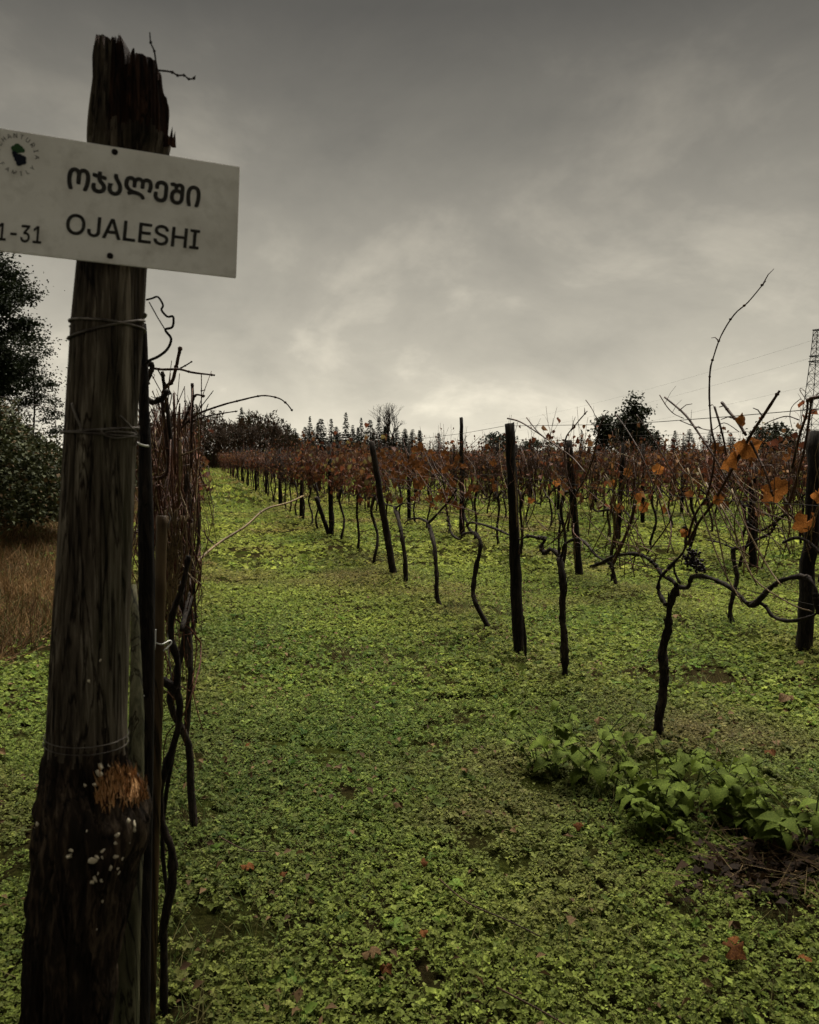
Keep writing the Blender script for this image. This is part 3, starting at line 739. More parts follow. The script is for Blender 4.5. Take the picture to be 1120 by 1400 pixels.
# -- variants shared by the rows
def variant(seed, leafy, far, droop, ncane, lsize, split, canemat='cane', top=1.78):
    D = gen_vine(seed, leafy, far, droop, ncane, top); parts = []
    def add(nm, b, mt, kind=None):
        m = b.mesh(nm); m.materials.append(M[mt]); parts.append((nm, m, kind))
    add('trunk', D['trunk'][0], 'bark')
    for a in D['arm']: add('arm', a, 'bark')
    if split:
        for k, c in enumerate(D['cane']): add('cane', c, (canemat, 'redcane', 'strawcane')[(seed + k) % 3] if k % 2 else canemat)
    else: add('canes', merge(D['cane']), canemat, 'stuff')
    if D['pts']:
        Vv, F, C = foliage(D['pts'], lsize, seed + 100); m = np_mesh('foliage', Vv, F, C); m.materials.append(M['vine_leaf']); parts.append(('foliage', m, 'stuff'))
    return parts
NEARV = [variant(300 + k, .16, False, .35, 26, .075, True, 'cane', 1.86) for k in range(4)]
LEAFV = [variant(340 + k, .42, False, .4, 24, .080, True, 'redcane') for k in range(3)]
MIDV = [variant(400 + k, (.08, .28, .14, .40, .06, .20)[k], False, .45, 36, .072, False, ('cane', 'redcane')[k % 2], 1.86) for k in range(6)]
FARV = [variant(500 + k, (.10, .40, .22, .55, .30)[k], True, .5, 28, .08, False, ('redcane', 'cane')[k % 2]) for k in range(5)]
def place_vine(parts, x, y, rz, label, group, sc=1.0, sz=None):
    o = thing('grapevine', label, 'grapevine', (x, y, H(x, y)), group, rz); o.scale = (sc, sc, sz or sc)
    for nm, me, kind in parts:
        c = bpy.data.objects.new(nm, me); COL.objects.link(c); c.parent = o
        if kind: c['kind'] = kind
    return o
def in_view(x, y, m=0.0):
    d = x * math.sin(YAW) + y * math.cos(YAW); l = x * math.cos(YAW) - y * math.sin(YAW)
    return d > .5 and abs(l) / d < .5 + m

# -- the nearest vines, traced
def knob(rd, rnd, amp):
    o = []; w = 0
    for q in rd:
        w = .6 * w + rnd.uniform(-amp, amp); o.append(q * (1 + w + (amp * 1.6 if rnd.random() < .10 else 0)))
    return o
class Traced:
    def __init__(s, label, base, X):
        s.X = X; b0 = rowp(*base, X); s.org = Vector((b0.x, b0.y, H(b0.x, b0.y)))
        s.o = thing('grapevine', label, 'grapevine', s.org, 'grapevines along the rows'); s.r = random.Random(int(base[0] * 7 + base[1]))
    def pts(s, L, dx=0.0):
        return [rowp(a, b, s.X + dx * k / max(1, len(L) - 1) + s.r.uniform(-.01, .01)) for k, (a, b) in enumerate(L)]
    def trunk(s, L, r0=.021, r1=.017):
        p = s.pts(L); d0 = (p[0] - CAM).dot(_R @ Vector((0, 0, -1))); n_ = len(p) - 1
        for k in range(1, n_):                                        # most of the bend lies across the line of sight
            w = (k / n_) ** 2; p[k] = at(*L[k], d0) * (1 - w) + p[k] * w
        p[0] = Vector((p[0].x, p[0].y, s.org.z - .05))
        p, rd = cat(p, 6, [r0 * 1.25] + [r0 + (r1 - r0) * k / (len(L) - 2) for k in range(len(L) - 1)])
        rd = knob(rd, s.r, .16); b = MB(); b.tube(p, rd, 12, .15, s.r)
        for k in range(8):
            q = s.r.choice(p[2:]); b.blob(q + Vector((s.r.uniform(-.01, .01), s.r.uniform(-.01, .01), 0)), .017, .017, .026, .3, 6, s.r)
        for k in range(46):                                            # peeling strips of bark
            i = s.r.randrange(1, len(p) - 3); a = s.r.uniform(0, 6.28); off = Vector((math.cos(a), math.sin(a), 0)) * rd[i]
            b.tube([p[i] + off * .95, p[i + 1] + off * 1.12, p[i + 2] + off * s.r.uniform(1.05, 1.5)], [.0022, .0030, .0012], 4, .2, s.r)
        b.build('trunk', M['bark'], s.o, s.org)
    def arm(s, L, r0=.014, r1=.008, dx=0.0, nm='arm', mt='bark', sub=5, n=8, jit=.16):
        p = cat(s.pts(L, dx), sub); b = MB(); b.tube(p, knob([r0 + (r1 - r0) * i / (len(p) - 1) for i in range(len(p))], s.r, .22 if nm == 'arm' else .08), n, jit, s.r)
        if nm == 'arm':
            for k in range(len(p) // 5):
                q = s.r.choice(p); b.blob(q, r0 * 1.35, r0 * 1.35, r0 * 1.1, .3, 6, s.r)
        else:
            for k in range(3, len(p) - 1, 4):
                b.blob(p[k], r0 * 1.35, r0 * 1.35, r0 * 1.1, .2, 5, s.r)
                if s.r.random() < .4:
                    e = p[k] + Vector((s.r.uniform(-.05, .05), s.r.uniform(-.09, .09), s.r.uniform(-.02, .09)))
                    b.tube([p[k], (p[k] + e) / 2 + Vector((0, 0, .01)), e], [r0 * .5, r0 * .25], 4)
        b.build(nm, M[mt], s.o, s.org)
    def cane(s, L, r0=.0055, r1=.003, dx=0.0, mt='cane', sub=4): s.arm(L, r0, r1, dx, 'cane', mt, sub, 6, .08)
    def fuzz(s, n, box, mt=('cane', 'redcane', 'strawcane')):
        """thin shoots that start on the arms' wire height and rise or hang inside this pixel window"""
        for k in range(n):
            x0 = s.r.uniform(box[0], box[2]); y0 = s.r.uniform(box[3] - 60, box[3]); up = s.r.random() < .7
            y1 = s.r.uniform(box[1], box[1] + 70) if up else y0 + s.r.uniform(-60, 40); x1 = x0 + s.r.gauss(0, 45)
            L = [(x0, y0), (x0 + (x1 - x0) * .3 + s.r.uniform(-12, 12), y0 + (y1 - y0) * .35), (x0 + (x1 - x0) * .7 + s.r.uniform(-12, 12), y0 + (y1 - y0) * .7), (x1, y1)]
            s.cane(L, s.r.uniform(.0025, .0042), .0015, s.r.uniform(-.25, .3), s.r.choice(mt), 3)
    def leaf(s, px, py, size, dx=0.0, face=True, ms=PALM): put_leaf(rowp(px, py, s.X + dx), size, s.o, s.org, s.r, ms, face)

A = Traced('bare dark grapevine with a forked crooked trunk rising from the leafy weeds', (907, 1018), 2.36)
A.trunk([(909, 1021), (900, 992), (906, 956), (908, 921), (906, 889), (913, 860), (916, 828), (925, 803)])
A.arm([(910, 826), (901, 810), (902, 792), (915, 776), (934, 755), (938, 739), (936, 722)], .011, .006)
A.arm([(925, 800), (918, 793), (906, 787), (895, 771), (873, 758), (841, 760), (820, 770), (807, 774)], .011, .006)
A.arm([(925, 801), (940, 803), (947, 789), (970, 790), (998, 803), (1023, 826), (1034, 824), (1059, 799), (1081, 790), (1102, 789), (1114, 803), (1117, 828), (1124, 840)], .011, .009)
A.arm([(1020, 824), (1043, 826), (1056, 842), (1077, 849), (1106, 844), (1120, 836)], .008, .006)
A.arm([(930, 798), (922, 780), (924, 765)], .007, .005)
A.cane([(966, 681), (973, 653), (978, 613), (973, 587), (970, 544), (971, 507), (976, 487), (986, 459), (1004, 430), (1023, 413), (1047, 384)], .0056, .0022)
A.cane([(940, 745), (955, 715), (974, 689), (1000, 644), (1026, 596), (1048, 562), (1066, 534)], .0072, .0062)
A.cane([(909, 543), (937, 567), (955, 592), (971, 616), (985, 640), (1000, 668)], .0060, .0040)
A.cane([(987, 550), (997, 563), (1008, 576), (1020, 595)], .0075, .006)
A.cane([(977, 556), (983, 576), (989, 599), (993, 622)], .0055, .004)
A.cane([(1026, 603), (1036, 624), (1046, 644), (1057, 679)], .006, .004)
A.cane([(902, 540), (912, 556), (922, 566), (935, 572)], .0028, .002)
A.cane([(930, 575), (950, 583), (973, 588), (990, 578), (1010, 590)], .0026, .0018)
A.cane([(842, 567), (856, 586), (876, 620), (893, 663), (904, 693), (910, 720), (922, 757)], .0042, .0026)
A.cane([(870, 567), (885, 588), (899, 610), (918, 643), (935, 680), (950, 720)], .0040, .0025, .1)
A.cane([(966, 681), (950, 705), (941, 735)], .006, .006)
for q in ([(1000, 668), (1020, 720), (1050, 775), (1068, 800)], [(955, 640), (975, 700), (985, 745), (995, 795)], [(985, 690), (1010, 740), (1030, 790), (1080, 825), (1110, 836)], [(965, 660), (1000, 730), (1035, 800)], [(940, 640), (960, 700), (985, 770), (1015, 825)]):
    A.cane(q, .0042, .0028, -.05, 'strawcane')
A.fuzz(24, (830, 600, 1060, 800))
A.leaf(1008, 612, .12, ms=PALMB); A.leaf(1022, 596, .12, ms=PALMB); A.leaf(1000, 628, .07, ms=PALMB); A.leaf(1014, 585, .08, ms=PALMB); A.leaf(1046, 668, .09, .1, ms=PALMB); A.leaf(906, 690, .06, .2, ms=PALMB); A.leaf(985, 690, .06, ms=PALMB); A.leaf(862, 640, .07, .4, ms=PALMB); A.leaf(835, 655, .06, .3, ms=PALMB); A.leaf(895, 648, .08, .4, ms=PALMB); A.leaf(1058, 678, .10, .15, ms=PALMB); A.leaf(940, 722, .06, ms=PALMB); A.leaf(1062, 660, .11, .2, ms=PALMB)
g = MB()
for k in range(80): g.blob(rowp(945 + A.r.gauss(0, 5), 764 + A.r.gauss(0, 7) , 2.36 + A.r.uniform(-.02, .02)), .0075, .0075, .0075, .15, 6, A.r)
g.build('grape_bunch', M['grape'], A.o, A.org)
g = MB()
for k in range(45): g.blob(rowp(957 + A.r.gauss(0, 3.5), 776 + A.r.gauss(0, 4), 2.36 + A.r.uniform(-.02, .02)), .0075, .0075, .0075, .15, 6, A.r)
g.build('grape_bunch', M['grape'], A.o, A.org)

B = Traced('bare grapevine with a straight dark trunk right of the nearest row post', (775, 951), 2.36)
B.trunk([(777, 950), (773, 924), (772, 881), (769, 838), (770, 796), (765, 763)], .020, .022)
B.arm([(766, 762), (754, 751), (745, 756), (740, 747), (745, 737), (734, 735), (722, 733), (712, 738)], .016, .007)
B.arm([(768, 760), (773, 744), (786, 737), (798, 740), (816, 760), (830, 768), (838, 774), (836, 794)], .010, .006)
B.arm([(765, 760), (764, 735), (766, 715), (763, 702)], .008, .006)
B.cane([(754, 742), (770, 724), (786, 679), (799, 656), (811, 626), (820, 585), (826, 570)], .0068, .0040)
B.cane([(783, 672), (774, 643), (773, 602), (786, 582), (803, 562)], .0062, .0035)
B.cane([(694, 572), (712, 577), (740, 595), (763, 611), (783, 626), (801, 647)], .0060, .0040)
B.cane([(720, 571), (735, 590), (745, 600), (752, 625)], .0045, .003)
B.cane([(801, 547), (810, 560), (818, 578)], .003, .0018)
B.cane([(838, 772), (850, 745), (862, 715), (868, 690)], .010, .007); B.cane([(810, 775), (835, 765), (850, 740)], .006, .005)
B.fuzz(26, (705, 575, 850, 775))
B.leaf(872, 689, .10, .3, ms=PALMB); B.leaf(880, 686, .08, .3, ms=PALMB); B.leaf(850, 700, .07, .3, ms=PALMB); B.leaf(760, 655, .07, .2, ms=PALMB); B.leaf(728, 680, .06, ms=PALMB)
Cc = Traced('bare grapevine with an S-curved thin trunk left of the nearest row post', (668, 884), 2.36)
Cc.trunk([(669, 885), (667, 857), (651, 826), (647, 808), (651, 777), (657, 748), (654, 734), (646, 728)], .019, .016)
Cc.arm([(646, 728), (634, 730), (629, 737), (618, 730), (612, 712)], .012, .007); Cc.arm([(646, 728), (638, 717), (650, 715), (675, 722), (700, 733), (712, 738)], .012, .007)
Cc.arm([(640, 718), (634, 700), (640, 680)], .010, .006)
Cc.fuzz(26, (605, 575, 705, 735), ('cane', 'redcane')); 
for k in range(16): Cc.leaf(Cc.r.uniform(612, 690), Cc.r.uniform(610, 695), Cc.r.uniform(.06, .11), Cc.r.uniform(-.1, .3))
Dd = Traced('rust-leaved grapevine with a thin trunk curving left, third before the leaning post', (608, 836), 2.36)
Dd.trunk([(608, 837), (598, 817), (597, 783), (594, 745), (586, 717)], .019, .020)
Dd.arm([(586, 715), (575, 709), (560, 710), (553, 716)], .013, .007); Dd.arm([(586, 715), (594, 707), (614, 685), (625, 668)], .013, .007)
Dd.fuzz(26, (555, 590, 625, 712), ('cane', 'redcane'))
for k in range(46): Dd.leaf(Dd.r.uniform(552, 630), Dd.r.triangular(600, 705, 640), Dd.r.uniform(.055, .095), Dd.r.uniform(-.2, .3))
Ee = Traced('rust-leaved grapevine with an upright trunk beside the leaning row post', (556, 797), 2.36)
Ee.trunk([(556, 798), (553, 757), (547, 720), (540, 694)], .022, .020)
Ee.arm([(541, 695), (530, 690), (520, 694)], .012, .007); Ee.arm([(541, 695), (552, 688), (566, 690)], .012, .007)
Ee.fuzz(24, (515, 595, 575, 695), ('cane', 'redcane'))
for k in range(50): Ee.leaf(Ee.r.uniform(512, 580), Ee.r.triangular(605, 690, 645), Ee.r.uniform(.055, .095), Ee.r.uniform(-.2, .3))
V2 = Traced('dark bent grapevine between the two right posts in the second row', (1012, 862), 4.60)
V2.trunk([(1013, 864), (1003, 853), (998, 838), (1003, 810), (1008, 790), (1003, 765), (1003, 750)], .020, .019)
V2.arm([(1003, 750), (985, 742), (965, 738)], .012, .006); V2.arm([(1003, 750), (1018, 748), (1035, 738), (1055, 727), (1062, 705)], .014, .008)
V2.fuzz(30, (945, 590, 1090, 755)); 
for k in range(14): V2.leaf(V2.r.uniform(945, 1090), V2.r.uniform(615, 700), V2.r.uniform(.06, .10), V2.r.uniform(-.2, .2))
V3 = Traced('grapevine reaching up beside the thick right-hand post against the sky', (1135, 890), 4.30)
V3.trunk([(1138, 892), (1132, 850), (1128, 800), (1126, 760)], .024, .022)
V3.arm([(1126, 762), (1110, 745), (1090, 735), (1070, 742)], .013, .007)
V3.cane([(1078, 690), (1089, 656), (1100, 613), (1106, 575), (1110, 544)], .011, .009); V3.cane([(1083, 640), (1092, 600), (1103, 565), (1104, 545)], .010, .009)
V3.cane([(1104, 548), (1112, 544), (1122, 543)], .014, .012); V3.cane([(1092, 574), (1076, 569), (1058, 574), (1045, 580)], .005, .003)
V3.cane([(1102, 546), (1094, 534), (1096, 531), (1103, 537)], .003, .002); V3.cane([(1095, 545), (1083, 556), (1080, 570), (1083, 585)], .003, .002)
V3.fuzz(20, (1065, 575, 1125, 770))
V3.leaf(1108, 705, .17, ms=PALMB); V3.leaf(1118, 668, .12, ms=PALMB); V3.leaf(1095, 712, .10, ms=PALMB); V3.leaf(1113, 720, .12, ms=PALMB)

# -- posts of the rows
def depth_of(p): return (p - CAM).dot(_R @ Vector((0, 0, -1)))
def row_post(label, top, bot, X, r0, r1, group='wooden posts along the vine rows', bend=.01, mt='post'):
    b0 = rowp(*bot, X); t0 = at(*top, depth_of(b0)); z = H(b0.x, b0.y); org = (b0.x, b0.y, z)
    o = thing('vineyard_post', label, 'post', org, group); r_ = random.Random(int(top[0] * 3 + bot[1]))
    p0 = Vector((b0.x, b0.y, z - .08)); k = 14
    pts = [p0 + (t0 - p0) * (i / k) + Vector((r_.uniform(-bend, bend) * .5, r_.uniform(-bend, bend), 0)) for i in range(k + 1)]
    b = MB(); b.tube(pts, [r0 + (r1 - r0) * i / k for i in range(k + 1)], 11, .09, r_)
    for v in b.v[-11:]: v += Vector((0, 0, r_.uniform(-.02, .012)))
    b.build('shaft', M[mt], o, org); return o
pp = row_post('straight dark post between the two nearest bare vines of the first row', (697, 578), (710, 908), 2.36, .046, .036)
MB().tube([rowp(704, 645, 2.33), rowp(706, 690, 2.32), rowp(707, 720, 2.33)], [.004, .007, .004], 5, .2).build('splinter', M['strawcane'], pp, pp.location, False)
MB().tube([rowp(716, 842, 2.33), rowp(718, 872, 2.33), rowp(719, 904, 2.33)], [.004, .012, .010], 6, .2).build('splinter', M['post'], pp, pp.location, False)
row_post('leaning dark post amid rust-coloured leaves in the first row', (508, 603), (540, 791), 2.36, .046, .036, mt='bark')
row_post('leaning short post left of the rust-leaved vines in the first row', (432, 680), (453, 731), 2.36, .04, .036, mt='bark')
row_post('thick dark post at the right edge with a swollen foot', (1114, 590), (1100, 902), 4.45, .062, .045, bend=.02)
row_post('dark post behind the straight bare vine in the second row', (777, 602), (793, 787), 4.60, .048, .042)
row_post('tall thin pole rising above the wire in the second row', (631, 571), (632, 727), 4.60, .055, .030)
row_post('weathered post in the third row left of the big orange leaves', (1030, 640), (1030, 772), 6.95, .055, .050)

# -- vines of the rows
ROWNAME = ['in the left row behind the sign post', 'in the first row right of the path', 'in the second row from the path', 'in the third row from the path', 'in the fourth row from the path', 'in the fifth row from the path', 'in the sixth row from the path', 'in the seventh row from the path', 'in the eighth row from the path', 'in the ninth row from the path']
rv = random.Random(21); spots = []
y0s = {1: 11.0, 2: 8.6, 3: 6.5, 4: 8.5, 5: 10.5}
done2 = [(4.6, 7.2)]
for ri in range(1, 16):
    y = y0s.get(ri, ROWX[ri] * .95)
    if ri == 2: y = 8.4
    while y < 80:
        x = ROWX[ri] + rv.gauss(0, .04)
        if in_view(x, y, .06): spots.append((math.hypot(x, y), ri, x, y))
        y += rv.uniform(1.1, 1.35)
spots.append((7.0, 2, 4.62, 5.4))
spots.sort(); near = spots[:280]; rest = spots[280:]
cnt = {}
for d, ri, x, y in sorted(near, key=lambda s: (s[1], s[3])):
    k = cnt.get(ri, 0); cnt[ri] = k + 1
    if ri == 1 and y < 16: ps = LEAFV
    elif d < 11: ps = NEARV
    elif d < 26: ps = MIDV
    else: ps = FARV
    leaf = 'leafy rust-brown grapevine' if ps is not NEARV else 'mostly bare grapevine'
    extra = ' counted beyond the traced near ones' if False else ''
    place_vine(rv.choice(ps), x, y, rv.choice((0, math.pi)) + rv.gauss(0, .06), '%s, %s along the %s row from the path' % (leaf, ordn(k + (5 if ri == 1 else 1 if ri == 2 else 0)), ordn(ri - 1)), 'grapevines along the rows', rv.uniform(.94, 1.06))
# the far vines that run together
FV = []; FC = []
for k in range(5):
    D = gen_vine(500 + k, .5, True, .45, 16); FV.append((merge(D['trunk'] + D['arm'] + D['cane']), foliage(D['pts'], .11, 700 + k, 'quad')))
wood_b = [np.array([tuple(v) for v in w.v]) for w, _ in FV]; wood_f = [np.array([f if len(f) == 4 else (f[0], f[1], f[2], f[2]) for f in w.f if len(f) == 4]) for w, _ in FV]
va, fa, vb, fb, cb_ = [], [], [], [], []; na = nb = 0
for d, ri, x, y in rest:
    k = rv.randrange(5); s = rv.choice((-1, 1)); off = np.array((x, y, H(x, y)))
    a = wood_b[k] * np.array((s, s, rv.uniform(.93, 1.05))) + off; va.append(a); fa.append(wood_f[k] + na); na += len(a)
    Vv, F, C = FV[k][1]; a = Vv * np.array((s, s, 1)) + off; vb.append(a); fb.append(F + nb); cb_.append(C * rv.uniform(.8, 1.15)); nb += len(a)
fo = thing('distant_vines', 'far vine rows merging into one brown band below the treeline', 'vines', (20, 50, 0)); fo['kind'] = 'stuff'
o = link('canes', np_mesh('canes', np.concatenate(va) - np.array((20, 50, 0)), np.concatenate(fa)), M['redcane'], fo); o['kind'] = 'stuff'
o = link('foliage', np_mesh('foliage', np.concatenate(vb) - np.array((20, 50, 0)), np.concatenate(fb), np.concatenate(cb_)), M['vine_leaf'], fo); o['kind'] = 'stuff'

# -- left row, seen end on: dense hanging canes
def hang_vine(y, n, seed, label, zlo=.55, ztop=1.72, wx=.17, wy=.55):
    r_ = random.Random(seed); x = -.06 - .012 * y * 0; org = Vector((x, y, H(x, y)))
    o = thing('grapevine', label, 'grapevine', org, 'grapevines along the rows')
    tp = [Vector((r_.uniform(-.05, .05), r_.uniform(-.05, .05), -.05 + .98 * k / 5)) for k in range(6)]
    MB().tube(cat(tp, 3), [.016, .012], 8, .15, r_).build('trunk', M['bark'], o)
    for s in (-1, 1):
        MB().tube(cat([tp[-1], Vector((r_.uniform(-.05, .05), s * .25, .97)), Vector((r_.uniform(-.05, .05), s * .55, .93))], 4), [.015, .008], 7, .15, r_).build('arm', M['bark'], o)
    for k in range(n):
        b = MB(); t = r_.random(); cx = max(-.20, min(.075, r_.gauss(-.05, wx * .45))); cy = r_.uniform(-wy, wy); r0 = r_.uniform(.0019, .0040)
        if t < .58:
            z1 = r_.uniform(1.25, ztop); z0 = max(r_.gauss(zlo + .32, .24), .35)
            q = [Vector((cx * .5, cy, z1 - .35 * r_.random())), Vector((cx * .8, cy + r_.uniform(-.1, .1), z1)), Vector((cx, cy + r_.uniform(-.15, .15), z1 - .10))]
            m = 5
            for j in range(1, m + 1): q.append(Vector((max(-.24, min(.085, cx * (1 + .1 * j / m) + r_.gauss(0, .032))), q[2].y + r_.gauss(0, .06), z1 - .1 + (z0 - z1) * j / m)))
        else:
            q = [Vector((cx * .3, cy, .95)), Vector((cx * .6 + r_.gauss(0, .03), cy + r_.gauss(0, .08), 1.25)), Vector((cx + r_.gauss(0, .03), cy + r_.gauss(0, .1), 1.55)), Vector((cx * 1.2 + r_.gauss(0, .05), cy + r_.gauss(0, .12), r_.uniform(1.6, ztop + .12)))]
        p = cat(q, 3); b.tube(p, [r0, r0 * .6], 5, .1, r_)
        for j in range(2, len(p) - 1, 3):
            if r_.random() < .6:
                b.blob(p[j], r0 * 1.5, r0 * 1.5, r0 * 1.2, .2, 5, r_)
                e = p[j] + Vector((r_.gauss(0, .028), r_.uniform(-.06, .06), r_.uniform(-.10, .06))); b.tube([p[j], (p[j] + e) / 2 + Vector((.008, 0, 0)), e], [r0 * .6, r0 * .35], 4)
        b.build('cane', M[r_.choice(('cane', 'redcane', 'redcane', 'redcane', 'strawcane'))], o)
    return o
for k, (y, n) in enumerate(((3.3, 70), (4.4, 75), (5.6, 70), (6.9, 60))):
    hang_vine(y, n, 900 + k, 'reddish bare grapevine with hanging canes, %s behind the bamboo stake in the left row' % ordn(k))
for k in range(26):
    y = 8.6 + k * 1.3; ps = MIDV if y < 26 else FARV
    place_vine(ps[k % len(ps)], -.08, y, rv.choice((0, math.pi)), 'grapevine of the left row, %s behind the hanging canes' % ordn(k), 'grapevines along the rows')
# traced shoots of the left row
L0 = thing('grapevine', 'old grapevine with a gnarled bent trunk twisting beside the bamboo stake', 'grapevine', (at(226, 1400, 2.2).x, at(226, 1400, 2.2).y, H(at(226, 1400, 2.2).x, at(226, 1400, 2.2).y)), 'grapevines along the rows')
LO = Vector(L0.location)
def lt(nm, pts, d, rads, mt, n=8, jit=.15, d1=None):
    q = [at(x_, y_, d + ((d1 or d) - d) * k / (len(pts) - 1)) for k, (x_, y_) in enumerate(pts)]; p = cat(q, 5)
    b = MB(); b.tube(p, rads, n, jit, rr)
    if nm == 'cane':
        for k in range(4, len(p) - 1, 5): b.blob(p[k], rads[0] * 1.4, rads[0] * 1.4, rads[0] * 1.2, .2, 5, rr)
    b.build(nm, M[mt], L0, LO)
q = [Vector((LO.x, LO.y, LO.z - .05)), at(224, 1400, 2.2)] + [at(x_, y_, 2.2) for x_, y_ in ((224, 1304), (224, 1263), (235, 1208), (235, 1162), (224, 1135), (219, 1089), (226, 1053), (242, 1002), (246, 966), (242, 940), (243, 906), (234, 870), (236, 840), (250, 800), (258, 760))]
pq = cat(q, 4); MB().tube(pq, knob([.012 - .005 * i / len(pq) for i in range(len(pq))], rr, .16), 9, .16, rr).build('trunk', M['bark'], L0, LO)
lt('arm', [(244, 945), (224, 931), (208, 922)], 2.2, [.014, .010], 'bark'); lt('arm', [(240, 1010), (228, 1080), (222, 1150), (228, 1220)], 2.23, [.007, .005], 'bark')
lt('cane', [(208, 655), (230, 640), (222, 545), (236, 520), (242, 497), (247, 474)], 2.9, [.007, .0055], 'cane'); lt('cane', [(238, 640), (230, 570), (226, 540), (222, 508)], 2.9, [.007, .006], 'bark')
lt('cane', [(205, 503), (222, 505), (246, 505), (262, 509), (294, 513)], 2.7, [.0042, .003], 'cane'); lt('cane', [(246, 504), (255, 499), (263, 494)], 2.8, [.003, .002], 'cane')
lt('cane', [(262, 640), (262, 580), (263, 550), (263, 524)], 3.2, [.0065, .0055], 'cane'); lt('cane', [(250, 580), (262, 552), (268, 540), (280, 542)], 3.2, [.0055, .0035], 'cane')
lt('cane', [(244, 590), (267, 568), (300, 555), (330, 547), (358, 541), (380, 544), (392, 552), (400, 562)], 3.2, [.0042, .0022], 'cane'); lt('cane', [(258, 578), (280, 570), (305, 565), (325, 562)], 3.2, [.0036, .002], 'cane')
lt('cane', [(200, 545), (210, 550), (220, 545), (230, 535)], 2.6, [.009, .007], 'bark'); lt('cane', [(197, 500), (208, 498), (206, 510), (200, 525)], 2.4, [.007, .006], 'bark')
lt('cane', [(263, 775), (276, 762), (300, 742), (335, 720), (362, 697), (395, 687), (415, 678)], 4.2, [.0075, .0055], 'strawcane', d1=5.6)
lt('cane', [(293, 744), (284, 736), (278, 725)], 4.3, [.004, .003], 'cane'); lt('cane', [(275, 577), (285, 552)], 3.2, [.002, .0015], 'cane'); lt('cane', [(272, 560), (292, 534)], 3.2, [.002, .0015], 'cane')
for k in range(12):
    x0 = 226 + rr.uniform(-4, 14); lt('cane', [(x0 + rr.uniform(0, 35), 690 + rr.uniform(0, 40)), (x0 + rr.uniform(0, 22), 770), (x0 + rr.uniform(2, 10), 800), (x0 + rr.uniform(-4, 4), 850 + rr.uniform(-20, 30))], 2.6, [.0032, .002], 'strawcane')
for k in range(6):
    x0 = 252 + rr.uniform(0, 20); lt('cane', [(x0, 640 + rr.uniform(0, 60)), (x0 + rr.uniform(-6, 8), 730), (x0 + rr.uniform(-6, 8), 790), (x0 + rr.uniform(-8, 6), 830 + rr.uniform(-10, 25))], 3.6, [.006, .004], 'bark')

# -- posts further down the rows, and trellis wires
cntp = {}
for ri in range(0, 9):
    y = {0: 9.0, 1: 14.4, 2: 17.5, 3: 12.5}.get(ri, ROWX[ri] * 1.05 + 1)
    while y < 60:
        if in_view(ROWX[ri], y, .03):
            k = cntp.get(ri, 0); cntp[ri] = k + 1; x = ROWX[ri]
            o = thing('vineyard_post', 'distant vineyard post, %s of the thin ones %s' % (ordn(k), ROWNAME[ri]), 'post', (x, y, H(x, y)), 'wooden posts along the vine rows')
            hgt_ = rv.uniform(1.62, 1.85); lx, ly = rv.gauss(0, .03), rv.gauss(0, .08)
            MB().tube([Vector((lx * t, ly * t, -.08 + (hgt_ + .08) * t)) for t in (0, .25, .5, .75, 1)], [.046, .044, .042, .040, .036], 8, .08, rv).build('shaft', M['post'], o)
        y += rv.uniform(4.2, 5.0)
ROWW = ['left row', 'first row right of the path', 'second row', 'third row', 'fourth row', 'fifth row']
for ri in range(0, 6):
    for zi, (z, wn_) in enumerate(((1.70, 'top'), (1.32, 'middle'), (.93, 'lowest'))):
        X = ROWX[ri]; ya = {0: 2.1, 1: 1.6}.get(ri, X * .75); pts = []; y = ya
        while y <= 74:
            s = -.03 * math.sin(math.pi * (((y - ya) % 4.4) / 4.4)); pts.append(Vector((X + .02 * math.sin(y * 3 + zi), y, z + s + H(X, y) * .5 + .012 * math.sin(y * 1.3)))); y += .55 if y < 20 else 2.2
        o = MB().tube(pts, .0017, 4).build('trellis_wire', M['trelliswire']); tag(o, '%s trellis wire strung along the %s of vines' % (wn_, ROWW[ri]), 'wire', 'trellis wires of the vine rows')

# ------------------------------------------------------------------ left bank: dry grass, brambles, trees
n = 110000
y = 6.2 + 34 * rng.random(n) ** 1.7; x = -.75 - rng.random(n) ** 1.2 * (2.4 + .06 * y)
edge = -1.15 + .35 * np.sin(y) - .5 * (y < 8.5)
k = (x < edge + .25 * rng.random(n)) ; x, y = x[k], y[k]; n = len(x)
P = np.stack([x, y, hgt(x, y)], 1); l = rng.uniform(.08, .34, n) * (.35 + 1.1 * fbm(x * 1.6, y * 1.6, 91))
c = lerp((.036, .019, .008), (.18, .105, .042), np.clip(rng.random(n) * .7 + 1.2 * (fbm(x * 1.3, y * 1.3, 93) - .35), 0, 1)); c = np.where((rng.random(n) < .16)[:, None], np.array((.035, .042, .011))[None, :], c)
Vv, F, C = leaf_np(P, l, .006 + .0016 * y ** .5, rng.uniform(0, 6.28, n), rng.normal(.45, .5, n), rng.normal(0, .7, n), c, 'tri')
tag(link('dry_grass', np_mesh('dry_grass', Vv, F, C), M['straw']), 'brown dry grass on the bank left of the sign post', 'grass', kind='stuff')

